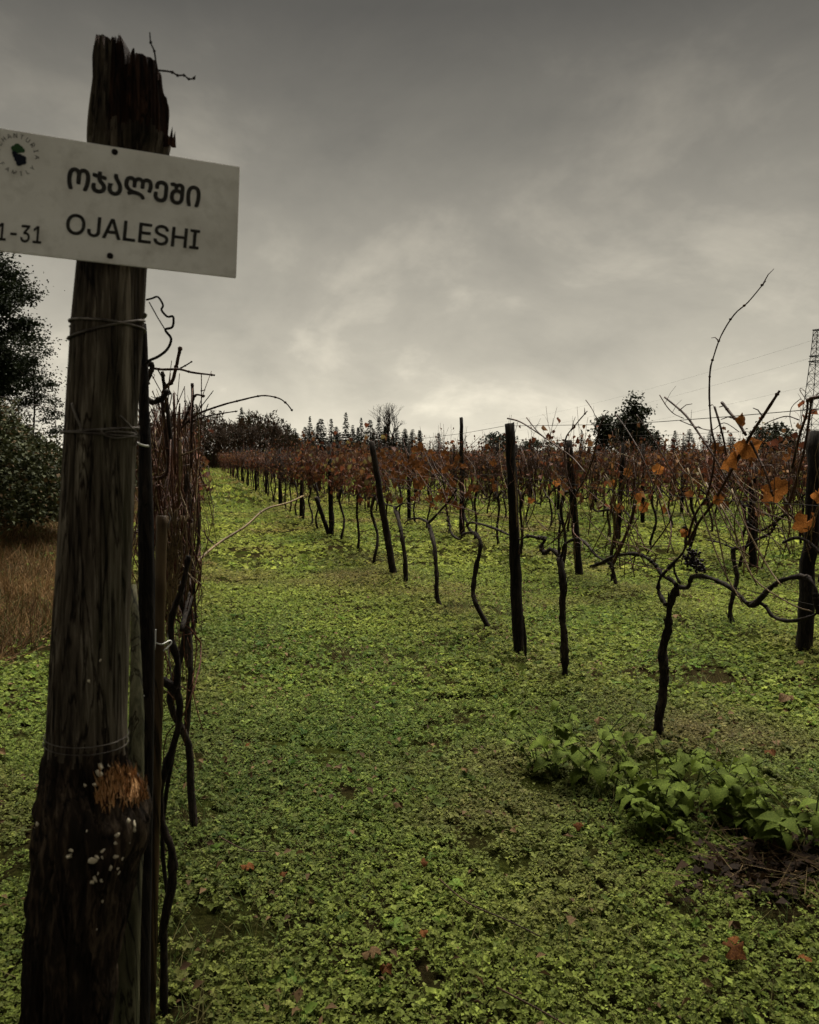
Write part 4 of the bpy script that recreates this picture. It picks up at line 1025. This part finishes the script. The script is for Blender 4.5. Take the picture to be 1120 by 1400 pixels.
def leaf_mass(fn, n, seed, L, cols, pit=(.1, .6), shape='quad', w=(.55, .9)):
    rg = np.random.default_rng(seed); P = fn(n, rg); n = len(P); l = L * rg.uniform(.6, 1.35, n)
    t = np.clip(rg.normal(.45, .28, n), 0, 1); c = lerp(cols[0], cols[1], t)
    if len(cols) > 2: c = np.where((rg.random(n) < .10)[:, None], np.array(cols[2])[None, :], c)
    return leaf_np(P, l, l * rg.uniform(*w, n), rg.uniform(0, 6.28, n), rg.normal(*pit, n), rg.normal(0, .6, n), c, shape)
def bramble(label, cx, cy, rx, ry, h, seed, n):
    z0 = H(cx, cy)
    def fn(n, rg):
        a = rg.uniform(0, 6.283, n); u = rg.uniform(0.0, 1, n); e = np.arcsin(u ** .8)
        q = rg.uniform(.80, 1.03, n) + .34 * (fbm(a * 3.2 + seed, e * 4, seed) - .5) + .16 * (vnoise(a * 11, e * 12, seed + 3) - .5)
        return np.stack([rx * np.cos(a) * np.cos(e) * q, ry * np.sin(a) * np.cos(e) * q, h * np.sin(e) * q], 1)
    o = thing('bramble_bush', label, 'bush', (cx, cy, z0), 'brambles on the left bank')
    Vv, F, C = leaf_mass(fn, n, seed, .075, ((.010, .013, .005), (.052, .056, .022), (.07, .045, .02)))
    f = link('foliage', np_mesh('foliage', Vv, F, C), M['hedge'], o); f['kind'] = 'stuff'
    b = MB(); r_ = random.Random(seed)
    for k in range(40):
        a = r_.uniform(0, 6.28); q = r_.uniform(.5, 1.05)
        b.tube(cat([Vector((0.3 * math.cos(a), .3 * math.sin(a), -.05)), Vector((rx * .6 * q * math.cos(a), ry * .6 * q * math.sin(a), h * .85)), Vector((rx * q * math.cos(a), ry * q * math.sin(a), h * r_.uniform(.3, .9)))], 4), [.012, .004], 4)
    m = b.build('stems', M['twig'], o); m['kind'] = 'stuff'
bramble('big bramble thicket at the left edge beside the sign post', -3.9, 14.0, 2.1, 3.0, 2.0, 31, 42000)
bramble('lower bramble thicket hiding behind the sign post', -3.1, 20.0, 1.5, 3.2, 1.25, 37, 14000)
bramble('far bramble thicket seen through the hanging canes', -3.0, 30.0, 1.5, 5.0, 1.5, 41, 9000)

def clump_tree(name, label, base, height, crown_c, crown_r, seed, nclump, per, L, cols, trunk_r=.12, csize=.5, group=None, tmat='twig'):
    rg = np.random.default_rng(seed); r_ = random.Random(seed); o = thing(name, label, 'tree', base, group)
    b = MB(); top = Vector((crown_c[0], crown_c[1], crown_c[2] + crown_r[2] * .7))
    tp = cat([Vector((0, 0, -.2)), Vector((crown_c[0] * .3 + r_.uniform(-.1, .1), crown_c[1] * .3, height * .3)), Vector((crown_c[0] * .7, crown_c[1] * .7, height * .6)), top], 4)
    b.tube(tp, [trunk_r, trunk_r * .25], 7, .08, r_)
    u = rg.normal(size=(nclump, 3)); u /= np.linalg.norm(u, axis=1)[:, None]; q = rg.uniform(.35, 1.0, nclump) ** .6
    cc = np.array(crown_c)[None, :] + u * q[:, None] * np.array(crown_r)[None, :] * rg.uniform(.75, 1.12, nclump)[:, None]
    for k in range(0, nclump, 2):
        e = Vector(cc[k]); z = min(max(e.z - crown_r[2] * .35, height * .2), top.z - .1); s = min(tp, key=lambda p: abs(p.z - z))
        b.tube(cat([s, (s + e) / 2 + Vector((0, 0, -.1)), e], 3), [trunk_r * .3, trunk_r * .06], 4, .1, r_)
    b.build('trunk', M[tmat], o)
    sz = csize * rg.uniform(.5, 1.2, nclump)
    P = np.repeat(cc, per, 0) + rg.normal(size=(nclump * per, 3)) * np.repeat(sz, per)[:, None] * np.array((.58, .58, .26))[None, :]; n = len(P)
    l = L * rg.uniform(.6, 1.3, n); col = lerp(cols[0], cols[1], rg.random(n))
    Vv, F, C = leaf_np(P, l, l * rg.uniform(.5, .85, n), rg.uniform(0, 6.28, n), rg.normal(-.1, .6, n), rg.normal(0, .6, n), col, 'quad')
    f = link('crown', np_mesh('crown', Vv, F, C), M['tree'], o); f['kind'] = 'stuff'; return o
DK = ((.005, .008, .003), (.017, .022, .008))
def base_at(px, d): p = at(px, HORIZON, d); return (p.x, p.y, H(p.x, p.y))
clump_tree('evergreen_tree', 'tall dark evergreen tree at the left edge below the sign', base_at(-30, 21), 7.0, (0, 0, 4.1), (1.45, 1.6, 3.0), 5, 190, 240, .085, DK, .16, .48, 'evergreen trees on the left bank')
clump_tree('evergreen_tree', 'slender small tree with an open crown beside the dark evergreen', base_at(47, 19), 3.6, (0.05, 0, 2.75), (.42, .5, 1.05), 8, 34, 90, .06, DK, .035, .30, 'evergreen trees on the left bank')
clump_tree('evergreen_tree', 'small drooping sapling between the slender tree and the sign post', base_at(80, 18), 2.4, (-.05, 0, 2.0), (.30, .3, .5), 9, 12, 60, .055, DK, .02, .22, 'evergreen trees on the left bank')

# ------------------------------------------------------------------ far treeline
def conifer_meshes(seed, wide=.17):
    rg = np.random.default_rng(seed); P = []; yw = []; Ls = []; pt = []
    z = .10
    while z < .99:
        rad = wide * (1 - z) ** .95 * rg.uniform(.55, 1.2) + .006; m = rg.integers(5, 8); a0 = rg.uniform(0, 6.28)
        for k in range(m):
            a = a0 + k * 6.283 / m + rg.normal(0, .25); q = rad * rg.uniform(.55, 1.25)
            for s in np.linspace(.15, .95, 5):
                P.append((q * s * math.cos(a), q * s * math.sin(a), z - .10 * q * s + rg.normal(0, .006))); yw.append(a + rg.normal(0, .8)); Ls.append(.050 * rg.uniform(.6, 1.4) * (1.25 - .85 * z)); pt.append(rg.normal(-.25, .35))
        z += rg.uniform(.022, .042)
    P = np.array(P); n = len(P); l = np.array(Ls)
    Vv, F, C = leaf_np(P, l, l * .55, np.array(yw), np.array(pt), rg.normal(0, .7, n), lerp((.008, .011, .006), (.026, .030, .014), rg.random(n)), 'quad')
    cr = np_mesh('crown', Vv, F, C); cr.materials.append(M['tree'])
    t = MB().tube([Vector((0, 0, -.03)), Vector((0.004, 0, .5)), Vector((0, 0, 1))], [.014, .010, .002], 5).mesh('trunk'); t.materials.append(M['twig']); return cr, t
CON = [conifer_meshes(60 + k, w) for k, w in enumerate((.15, .19, .13, .17))]
def conifer(px, ptop, d, label, wide=1.0):
    bx, by, bz = base_at(px, d); h = at(px, ptop, d).z - bz
    o = thing('conifer_tree', label, 'tree', (bx, by, bz), 'conifers of the far treeline', rv.uniform(0, 6))
    o.scale = (h * wide, h * wide, h)
    for nm, m in zip(('crown', 'trunk'), rv.choice(CON)):
        c = bpy.data.objects.new(nm, m); COL.objects.link(c); c.parent = o
        if nm == 'crown': c['kind'] = 'stuff'
for k in range(34):
    px = 372 + k * 8.6 + rv.uniform(-4, 4) if k < 24 else 905 + (k - 24) * 20 + rv.uniform(-8, 8)
    conifer(px, rv.uniform(582, 602), rv.uniform(106, 122), '%s of the low conifers, from the left, behind the front line of spires' % ordn(k), rv.uniform(1.2, 2.8))
conifer(331, 557, 88, 'taller conifer spire above the brown thicket at the end of the path', .9)
conifer(341, 565, 90, 'shorter conifer spire right of the tallest one at the path end', .8)
LEFTC = [(383, 589), (394, 583), (402, 590), (410, 587), (424, 573), (432, 585), (441, 575), (453, 572), (462, 582), (474, 575), (483, 580), (489, 584), (496, 572), (504, 577), (511, 584), (518, 577), (527, 586), (552, 588), (563, 592), (575, 594), (588, 595), (600, 596)]
for k, (px, pt) in enumerate(LEFTC): conifer(px + rv.uniform(-3, 3), pt - 3 + rv.gauss(0, 5), rv.uniform(92, 104), '%s small conifer from the left in the row of dark spires behind the vines' % ordn(k), rv.uniform(.8, 2.2))
RIGHTC = [(772, 603), (795, 589), (806, 596), (920, 601), (934, 598), (948, 603), (962, 599), (1002, 600), (1083, 604)]
for k, (px, pt) in enumerate(RIGHTC): conifer(px, pt - 3, rv.uniform(84, 96), '%s small conifer from the left on the right half of the treeline' % ordn(k), rv.uniform(.9, 1.3))
DG = ((.008, .011, .005), (.024, .028, .012))
def clumpy(px, ptop, d, w, label, seed, ncl=60, ratio=.62):
    b = base_at(px, d); h = at(px, ptop, d).z - b[2]
    clump_tree('evergreen_tree', label, b, h, (0, 0, h * (1 - ratio / 2 * 1.02)), (w, w, h * ratio / 2), seed, ncl, 40, .26, DG, .14, .75, 'broad evergreens of the far treeline')
clumpy(827, 556, 66, .6, 'narrow dark evergreen left of the tall tree on the right treeline', 71, 40, .8)
clumpy(868, 541, 66, .95, 'tallest dark evergreen of the right treeline with a knobbly top', 72, 70, .8)
clumpy(850, 562, 68, 1.0, 'bushy evergreen between the two dark trees of the right treeline', 73, 50, .75)
clumpy(886, 590, 68, .95, 'low bushy evergreen right of the tallest dark tree', 74, 40, .75)
clumpy(1058, 582, 62, 2.0, 'rounded dark evergreen behind the big orange leaf', 75, 80, .8)
clumpy(682, 591, 80, 2.0, 'low dark round tree just left of the nearest row post', 76, 50, .7)
clumpy(735, 603, 84, 2.4, 'low dark shrub behind the wires right of the nearest row post', 77, 45, .7)
# bare trees and brown brush
def bare_tree(label, px, ptop, d, seed, spread=.42, mt='twig', r0=.10, depth=6, group=None, nm='bare_tree', first=.35):
    r_ = random.Random(seed); bx = base_at(px, d); h = at(px, ptop, d).z - bx[2]
    o = thing(nm, label, 'tree', bx, group, r_.uniform(0, 6)); tr, br = MB(), MB()
    def grow(p, dr, ln, rad, lev):
        e = p + dr * ln; mid = (p + e) / 2 + Vector((r_.uniform(-1, 1), r_.uniform(-1, 1), 0)) * ln * .06
        (tr if lev == 0 else br).tube([p, mid, e], [rad, rad * .85, rad * .68], 5 if lev < 2 else 3, cap=False)
        if lev >= depth: return
        for k in range(3 if lev < 4 else 2):
            ax = dr.orthogonal().normalized(); ax.rotate(Matrix.Rotation(r_.uniform(0, 6.28), 3, dr))
            nd_ = (dr + ax * r_.uniform(.25, .75) * (spread / .42)).normalized(); nd_ = (nd_ + Vector((0, 0, .18))).normalized()
            grow(p + (e - p) * r_.uniform(.7, 1), nd_, ln * r_.uniform(.62, .82), rad * .62, lev + 1)
    grow(Vector((0, 0, -.1)), Vector((r_.uniform(-.05, .05), r_.uniform(-.05, .05), 1)).normalized(), h * first * .72, r0, 0)
    zmax = max(v.z for v in br.v); s = h / zmax
    for b in (tr, br):
        for v in b.v: v *= s
    tr.build('trunk', M[mt], o); c = br.build('branches', M[mt], o); c['kind'] = 'stuff'; return o
bare_tree('leafless tree with a fine rounded crown above the conifers', 535, 549, 95, 13, .40, r0=.16, first=.42, depth=6)
for k, (px, pt, d) in enumerate(((262, 556, 84), (278, 566, 86), (292, 577, 80), (308, 572, 78), (322, 575, 82), (338, 574, 80), (352, 572, 84), (366, 573, 82), (378, 578, 84), (248, 562, 70), (236, 566, 66), (222, 570, 72))):
    bare_tree('%s brown leafless shrub from the left in the thicket at the path end' % ordn({9: 2, 10: 1, 11: 0}.get(k, k + 3)), px, pt, d, 140 + k, .62, 'browntwig' if k != 0 else 'twig', .08, 6, 'leafless thicket at the path end', 'bare_shrub', .26)
# low brown undergrowth filling the gap between the vine rows and the treeline
n = 46000
x = np.where(rng.random(n) < .42, rng.uniform(-9, 12, n), rng.uniform(-16, 62, n)); y = 82 + 10 * rng.random(n); top = .9 + 1.1 * fbm(x * .25, y * .1, 97) + (1.2 + 4.6 * fbm(x * .5, y * .15, 98)) * sstep(-11, -5, x) * sstep(13, 7, x)
P = np.stack([x, y, top * rng.random(n) ** 1.15], 1)
l = rng.uniform(.15, .6, n); c = lerp((.030, .019, .011), (.075, .043, .022), rng.random(n)); c = np.where((rng.random(n) < .22)[:, None], np.array((.030, .036, .016))[None, :], c)
Vv, F, C = leaf_np(P, l, l * .10, rng.uniform(0, 6.28, n), rng.normal(.9, .5, n), rng.normal(0, .6, n), c, 'quad')
tag(link('undergrowth', np_mesh('undergrowth', Vv, F, C), M['hedge']), 'low brown undergrowth along the foot of the far treeline', 'undergrowth', kind='stuff')

# ------------------------------------------------------------------ lattice tower and power lines
TD = 150; tb = at(1114, HORIZON, TD); tower = thing('lattice_tower', 'dark steel lattice tower at the right edge of the sky', 'tower', (tb.x, tb.y, 0))
HT = at(1114, 452, TD).z
def tw(z): return .68 + 1.75 * (1 - z / HT) ** 1.25
levels = [0]; 
while levels[-1] < HT - .5: levels.append(min(HT, levels[-1] + max(.9, 2.0 * tw(levels[-1]) * .75)))
cs = ((-1, -1), (1, -1), (1, 1), (-1, 1)); rotm = Matrix.Rotation(math.radians(20), 3, 'Z')
def tc_(k, z): return rotm @ Vector((cs[k % 4][0] * tw(z), cs[k % 4][1] * tw(z), z))
for k in range(4): MB().tube([tc_(k, z) for z in levels], .085, 4).build('leg', M['steel'], tower)
for i in range(len(levels) - 1):
    b = MB(); z0, z1 = levels[i], levels[i + 1]
    for k in range(4):
        b.tube([tc_(k, z0), tc_(k + 1, z1)], .04, 3); b.tube([tc_(k + 1, z0), tc_(k, z1)], .04, 3); b.tube([tc_(k, z1), tc_(k + 1, z1)], .045, 3)
    b.build('bracing', M['steel'], tower)
for z in (HT - .1, HT * .80, HT * .76):
    b = MB(); w = tw(z) * 1.15
    for k in range(4): b.tube([rotm @ Vector((cs[k][0] * w, cs[k][1] * w, z)), rotm @ Vector((cs[(k + 1) % 4][0] * w, cs[(k + 1) % 4][1] * w, z))], .10, 4)
    b.build('platform', M['steel'], tower)
for k, (pa, pb, lab) in enumerate((((1108, 527), (640, 612), 'lowest'), ((1107, 490), (650, 596), 'middle'), ((1109, 466), (660, 580), 'highest'))):
    a_, b_ = at(*pa, TD), at(*pb, 420); pts = [a_ + (b_ - a_) * t + Vector((0, 0, -7 * 4 * t * (1 - t) * .35)) for t in np.linspace(0, 1, 25)]
    tag(MB().tube(pts, .017, 3).build('power_line', M['steel']), '%s of the faint power lines running left from the lattice tower' % lab, 'power line', 'power lines from the tower')

# ------------------------------------------------------------------ broad-leaved weeds under the near vine
def weed_leaf(seed, n=9):
    r_ = random.Random(seed); v = []; f = []
    for k in range(n + 1):
        t = k / n; w = .42 * math.sin(math.pi * min(1, t * .93 + .07)) ** .8 * (1 - .42 * t) * (1 + (.16 if k % 2 else -.06)) if k < n else 0
        yy = t; zz = .12 * math.sin(t * 2.4) - .38 * t * t
        v += [(-w, yy - .03, zz + w * .28 + r_.uniform(-.012, .012)), (0, yy, zz), (w, yy - .03, zz + w * .28 + r_.uniform(-.012, .012))]
    for k in range(n):
        a = 3 * k; f += [(a, a + 1, a + 4, a + 3), (a + 1, a + 2, a + 5, a + 4)]
    m = bpy.data.meshes.new('leaf'); m.from_pydata(v, [], f); m.polygons.foreach_set('use_smooth', [True] * len(f)); m.materials.append(M['nettle']); m.update(); return m
WL = [weed_leaf(s) for s in range(4)]
rw = random.Random(55)
WEED = [(760, 1052, .30, .11, 'leftmost pale-leaved weed of the patch'), (800, 1060, .36, .13, 'tall broad-leaved weed at the upper left of the patch'), (838, 1075, .34, .13, 'broad-leaved weed in front of the straight vine trunk'), (872, 1088, .28, .12, 'broad-leaved weed left of the forked vine trunk foot'), (905, 1120, .33, .14, 'largest-leaved weed with drooping leaves under the forked vine'),
        (945, 1105, .30, .11, 'weed with rounded leaves right of the forked vine foot'), (985, 1115, .27, .11, 'weed with a yellowish leaf in the middle right of the patch'), (1030, 1135, .27, .12, 'low weed above the brown litter at the right'), (1070, 1160, .29, .14, 'big-leaved weed near the right edge'), (1110, 1165, .27, .11, 'weed cut by the right edge of the frame'), (925, 1062, .22, .10, 'small weed just behind the forked vine trunk'),
        (820, 1030, .22, .09, 'small weed at the back of the patch'), (735, 1045, .18, .08, 'small low weed at the left tip of the patch'), (880, 1130, .18, .09, 'short dark weed at the front of the patch'), (935, 1150, .16, .09, 'small weed with a hanging leaf at the front of the patch'), (1000, 1080, .18, .09, 'small pale weed at the back right of the patch')]
for px, py, h, ls, lab in WEED:
    g_ = gp(px, py); o = thing('leafy_weed', lab, 'weed', (g_.x, g_.y, H(g_.x, g_.y)), 'broad-leaved weeds under the near vine')
    for s in range(rw.randint(3, 5)):
        a = rw.uniform(0, 6.28); sp_ = rw.uniform(.05, .22); top = Vector((sp_ * math.cos(a), sp_ * math.sin(a), h * rw.uniform(.6, 1.15)))
        stem = cat([Vector((0, 0, -.02)), Vector((top.x * .35, top.y * .35, top.z * .5)), top], 5); MB().tube(stem, [.0045, .002], 5).build('stem', M['weedstem'], o)
        for k in range(rw.randint(8, 12)):
            t = min(1, .25 + .75 * k / 10); q = stem[min(int(t * len(stem)), len(stem) - 1)]; l = bpy.data.objects.new('leaf', rw.choice(WL)); COL.objects.link(l); l.parent = o
            s_ = ls * rw.choice((.3, .42, .55, .7, .9)) * rw.uniform(.8, 1.15) * (1.15 - .4 * t); l.location = q; l.scale = (s_ * rw.uniform(.85, 1.15), s_, s_)
            l.rotation_euler = (rw.uniform(-.55, .35), rw.uniform(-.35, .35), k * 2.4 + rw.uniform(-.6, .6))

# ------------------------------------------------------------------ litter and fallen leaves
n = 800
u = rng.random(n); cpx = 1062 + 55 * rng.normal(size=n); cpy = 1184 + 19 * rng.normal(size=n)
P = np.array([tuple(gp(a, b)) for a, b in zip(cpx, cpy)]); P[:, 2] = hgt(P[:, 0], P[:, 1]) + .025 + .035 * rng.random(n)
l = np.where(rng.random(n) < .8, rng.uniform(.02, .06, n), rng.uniform(.10, .24, n)); thin = l > .09
c = np.where(thin[:, None], lerp((.05, .034, .014), (.13, .09, .04), rng.random(n)), lerp((.009, .0055, .003), (.032, .017, .008), rng.random(n)))
Vv, F, C = leaf_np(P, l, np.where(thin, .004, l * .7), rng.uniform(0, 6.28, n), rng.normal(.12, .3, n), rng.normal(0, .5, n), c, 'tri')
tag(link('plant_litter', np_mesh('plant_litter', Vv, F, C), M['straw']), 'dark brown dead leaves and straw below the weeds at the right edge', 'litter', kind='stuff')
FALL = [(798, 1119, .055, 0, 'small bright orange leaf lying left of the weeds'), (334, 1186, .060, 0, 'orange-brown fallen leaf on the path near the sign post'), (550, 1089, .050, 1, 'pale brown fallen leaf in the middle of the path'), (383, 1192, .035, 0, 'tiny brown leaf right of the orange-brown leaf'), (572, 1261, .040, 0, 'small brown leaf in the lower middle of the path'), (503, 1293, .075, 1, 'large dull brown leaf at the bottom middle of the path'), (527, 1300, .045, 0, 'dark leaf beside the large dull brown one'),
        (988, 1283, .085, 0, 'large dark red leaf at the lower right'), (1012, 1268, .05, 0, 'small dark leaf above the large dark red one'), (1095, 1290, .05, 0, 'small dark red leaf at the right edge'), (823, 985, .075, 1, 'curled brown leaf resting behind the weed patch'), (1062, 1026, .075, 0, 'dark brown leaf on the grass right of the forked vine'), (922, 839, .10, 1, 'pale dead leaf on the grass behind the forked vine'), (335, 1016, .035, 0, 'small reddish leaf on the upper left of the path'),
        (1050, 1394, .06, 1, 'tan leaf at the bottom edge on the right'), (1088, 950, .12, 1, 'pale brown leaf pair on the grass at the far right'), (5, 1021, .08, 1, 'pale leaf at the left edge behind the sign post'), (575, 1165, .04, 0, 'small dark leaf on the path right of the middle'), (1098, 900, .07, 1, 'whitish leaf at the foot of the thick right post'), (640, 1045, .04, 1, 'small straw-coloured leaf left of the weed patch')]
for px, py, s, kd, lab in FALL:
    g_ = gp(px, py, .05); o = bpy.data.objects.new('fallen_leaf', rw.choice(PALMD if kd else PALM)); COL.objects.link(o)
    o.location = (g_.x, g_.y, H(g_.x, g_.y) + .065); o.scale = (s * .9, s * .9, s * 1.3); o.rotation_euler = (rw.uniform(-.5, .3), rw.uniform(-.4, .4), rw.uniform(0, 6)); tag(o, lab, 'leaf', 'fallen leaves')
for pts, lab in (([(600, 1190), (640, 1222), (690, 1245), (740, 1270)], 'thin fallen twig lying across the lower middle of the path'), ([(300, 1145), (335, 1160), (368, 1160)], 'thin curved twig on the path above the orange-brown leaf'), ([(680, 1335), (740, 1365), (790, 1392)], 'dark thin cane lying on the grass at the bottom')):
    p = [gp(a, b, .05) for a, b in pts]; p = [Vector((q.x, q.y, H(q.x, q.y) + .065)) for q in p]; tag(MB().tube(cat(p, 4), [.003, .002], 5, .1).build('fallen_twig', M['cane']), lab, 'twig', 'fallen twigs')

# ------------------------------------------------------------------ shade tree added out of frame, above and behind, to darken the foreground
st = thing('added_shade_tree', 'added unseen tree behind the camera whose crown shades the foreground', 'tree', (2.6, -3.0, 0))
r_ = random.Random(88); tr = MB(); so = Vector((2.6, -3.0, 0))
tr.tube(cat([Vector((0, 0, -.2)), Vector((.1, .2, 2)), Vector((-.1, .8, 4.2)), Vector((-.4, 1.6, 6.0)), Vector((-.6, 2.2, 8.0))], 5), [.24, .08], 12, .06, r_)
P = []
for k in range(150):
    while True:
        c = Vector((r_.uniform(-3.6, 5.0), r_.uniform(-4.0, 5.0), r_.uniform(5.0, 7.6)))
        if ((c.x - .7) / 4.4) ** 2 + ((c.y - .5) / 4.5) ** 2 < 1 and (c.z - 1.5) / max(c.x * math.sin(YAW) + c.y * math.cos(YAW), .3) > .80: break
    if k % 2 == 0: tr.tube(cat([Vector((-.3, 1.3, r_.uniform(4.4, 7))), (c - so + Vector((-.3, 1.3, 5))) / 2 + Vector((0, 0, .2)), c - so], 3), [.05, .008], 5, .1, r_)
    P += [(c.x + r_.gauss(0, .38), c.y + r_.gauss(0, .38), c.z + r_.gauss(0, .22)) for _ in range(190)]
tr.build('trunk', M['twig'], st); P = np.array(P) - np.array(so); n = len(P); l = rng.uniform(.07, .16, n)
Vv, F, C = leaf_np(P, l, l * .7, rng.uniform(0, 6.28, n), rng.normal(-.2, .4, n), rng.normal(0, .4, n), lerp((.03, .045, .014), (.06, .075, .025), rng.random(n)), 'quad')
f = link('crown', np_mesh('crown', Vv, F, C), M['tree'], st); f['kind'] = 'stuff'
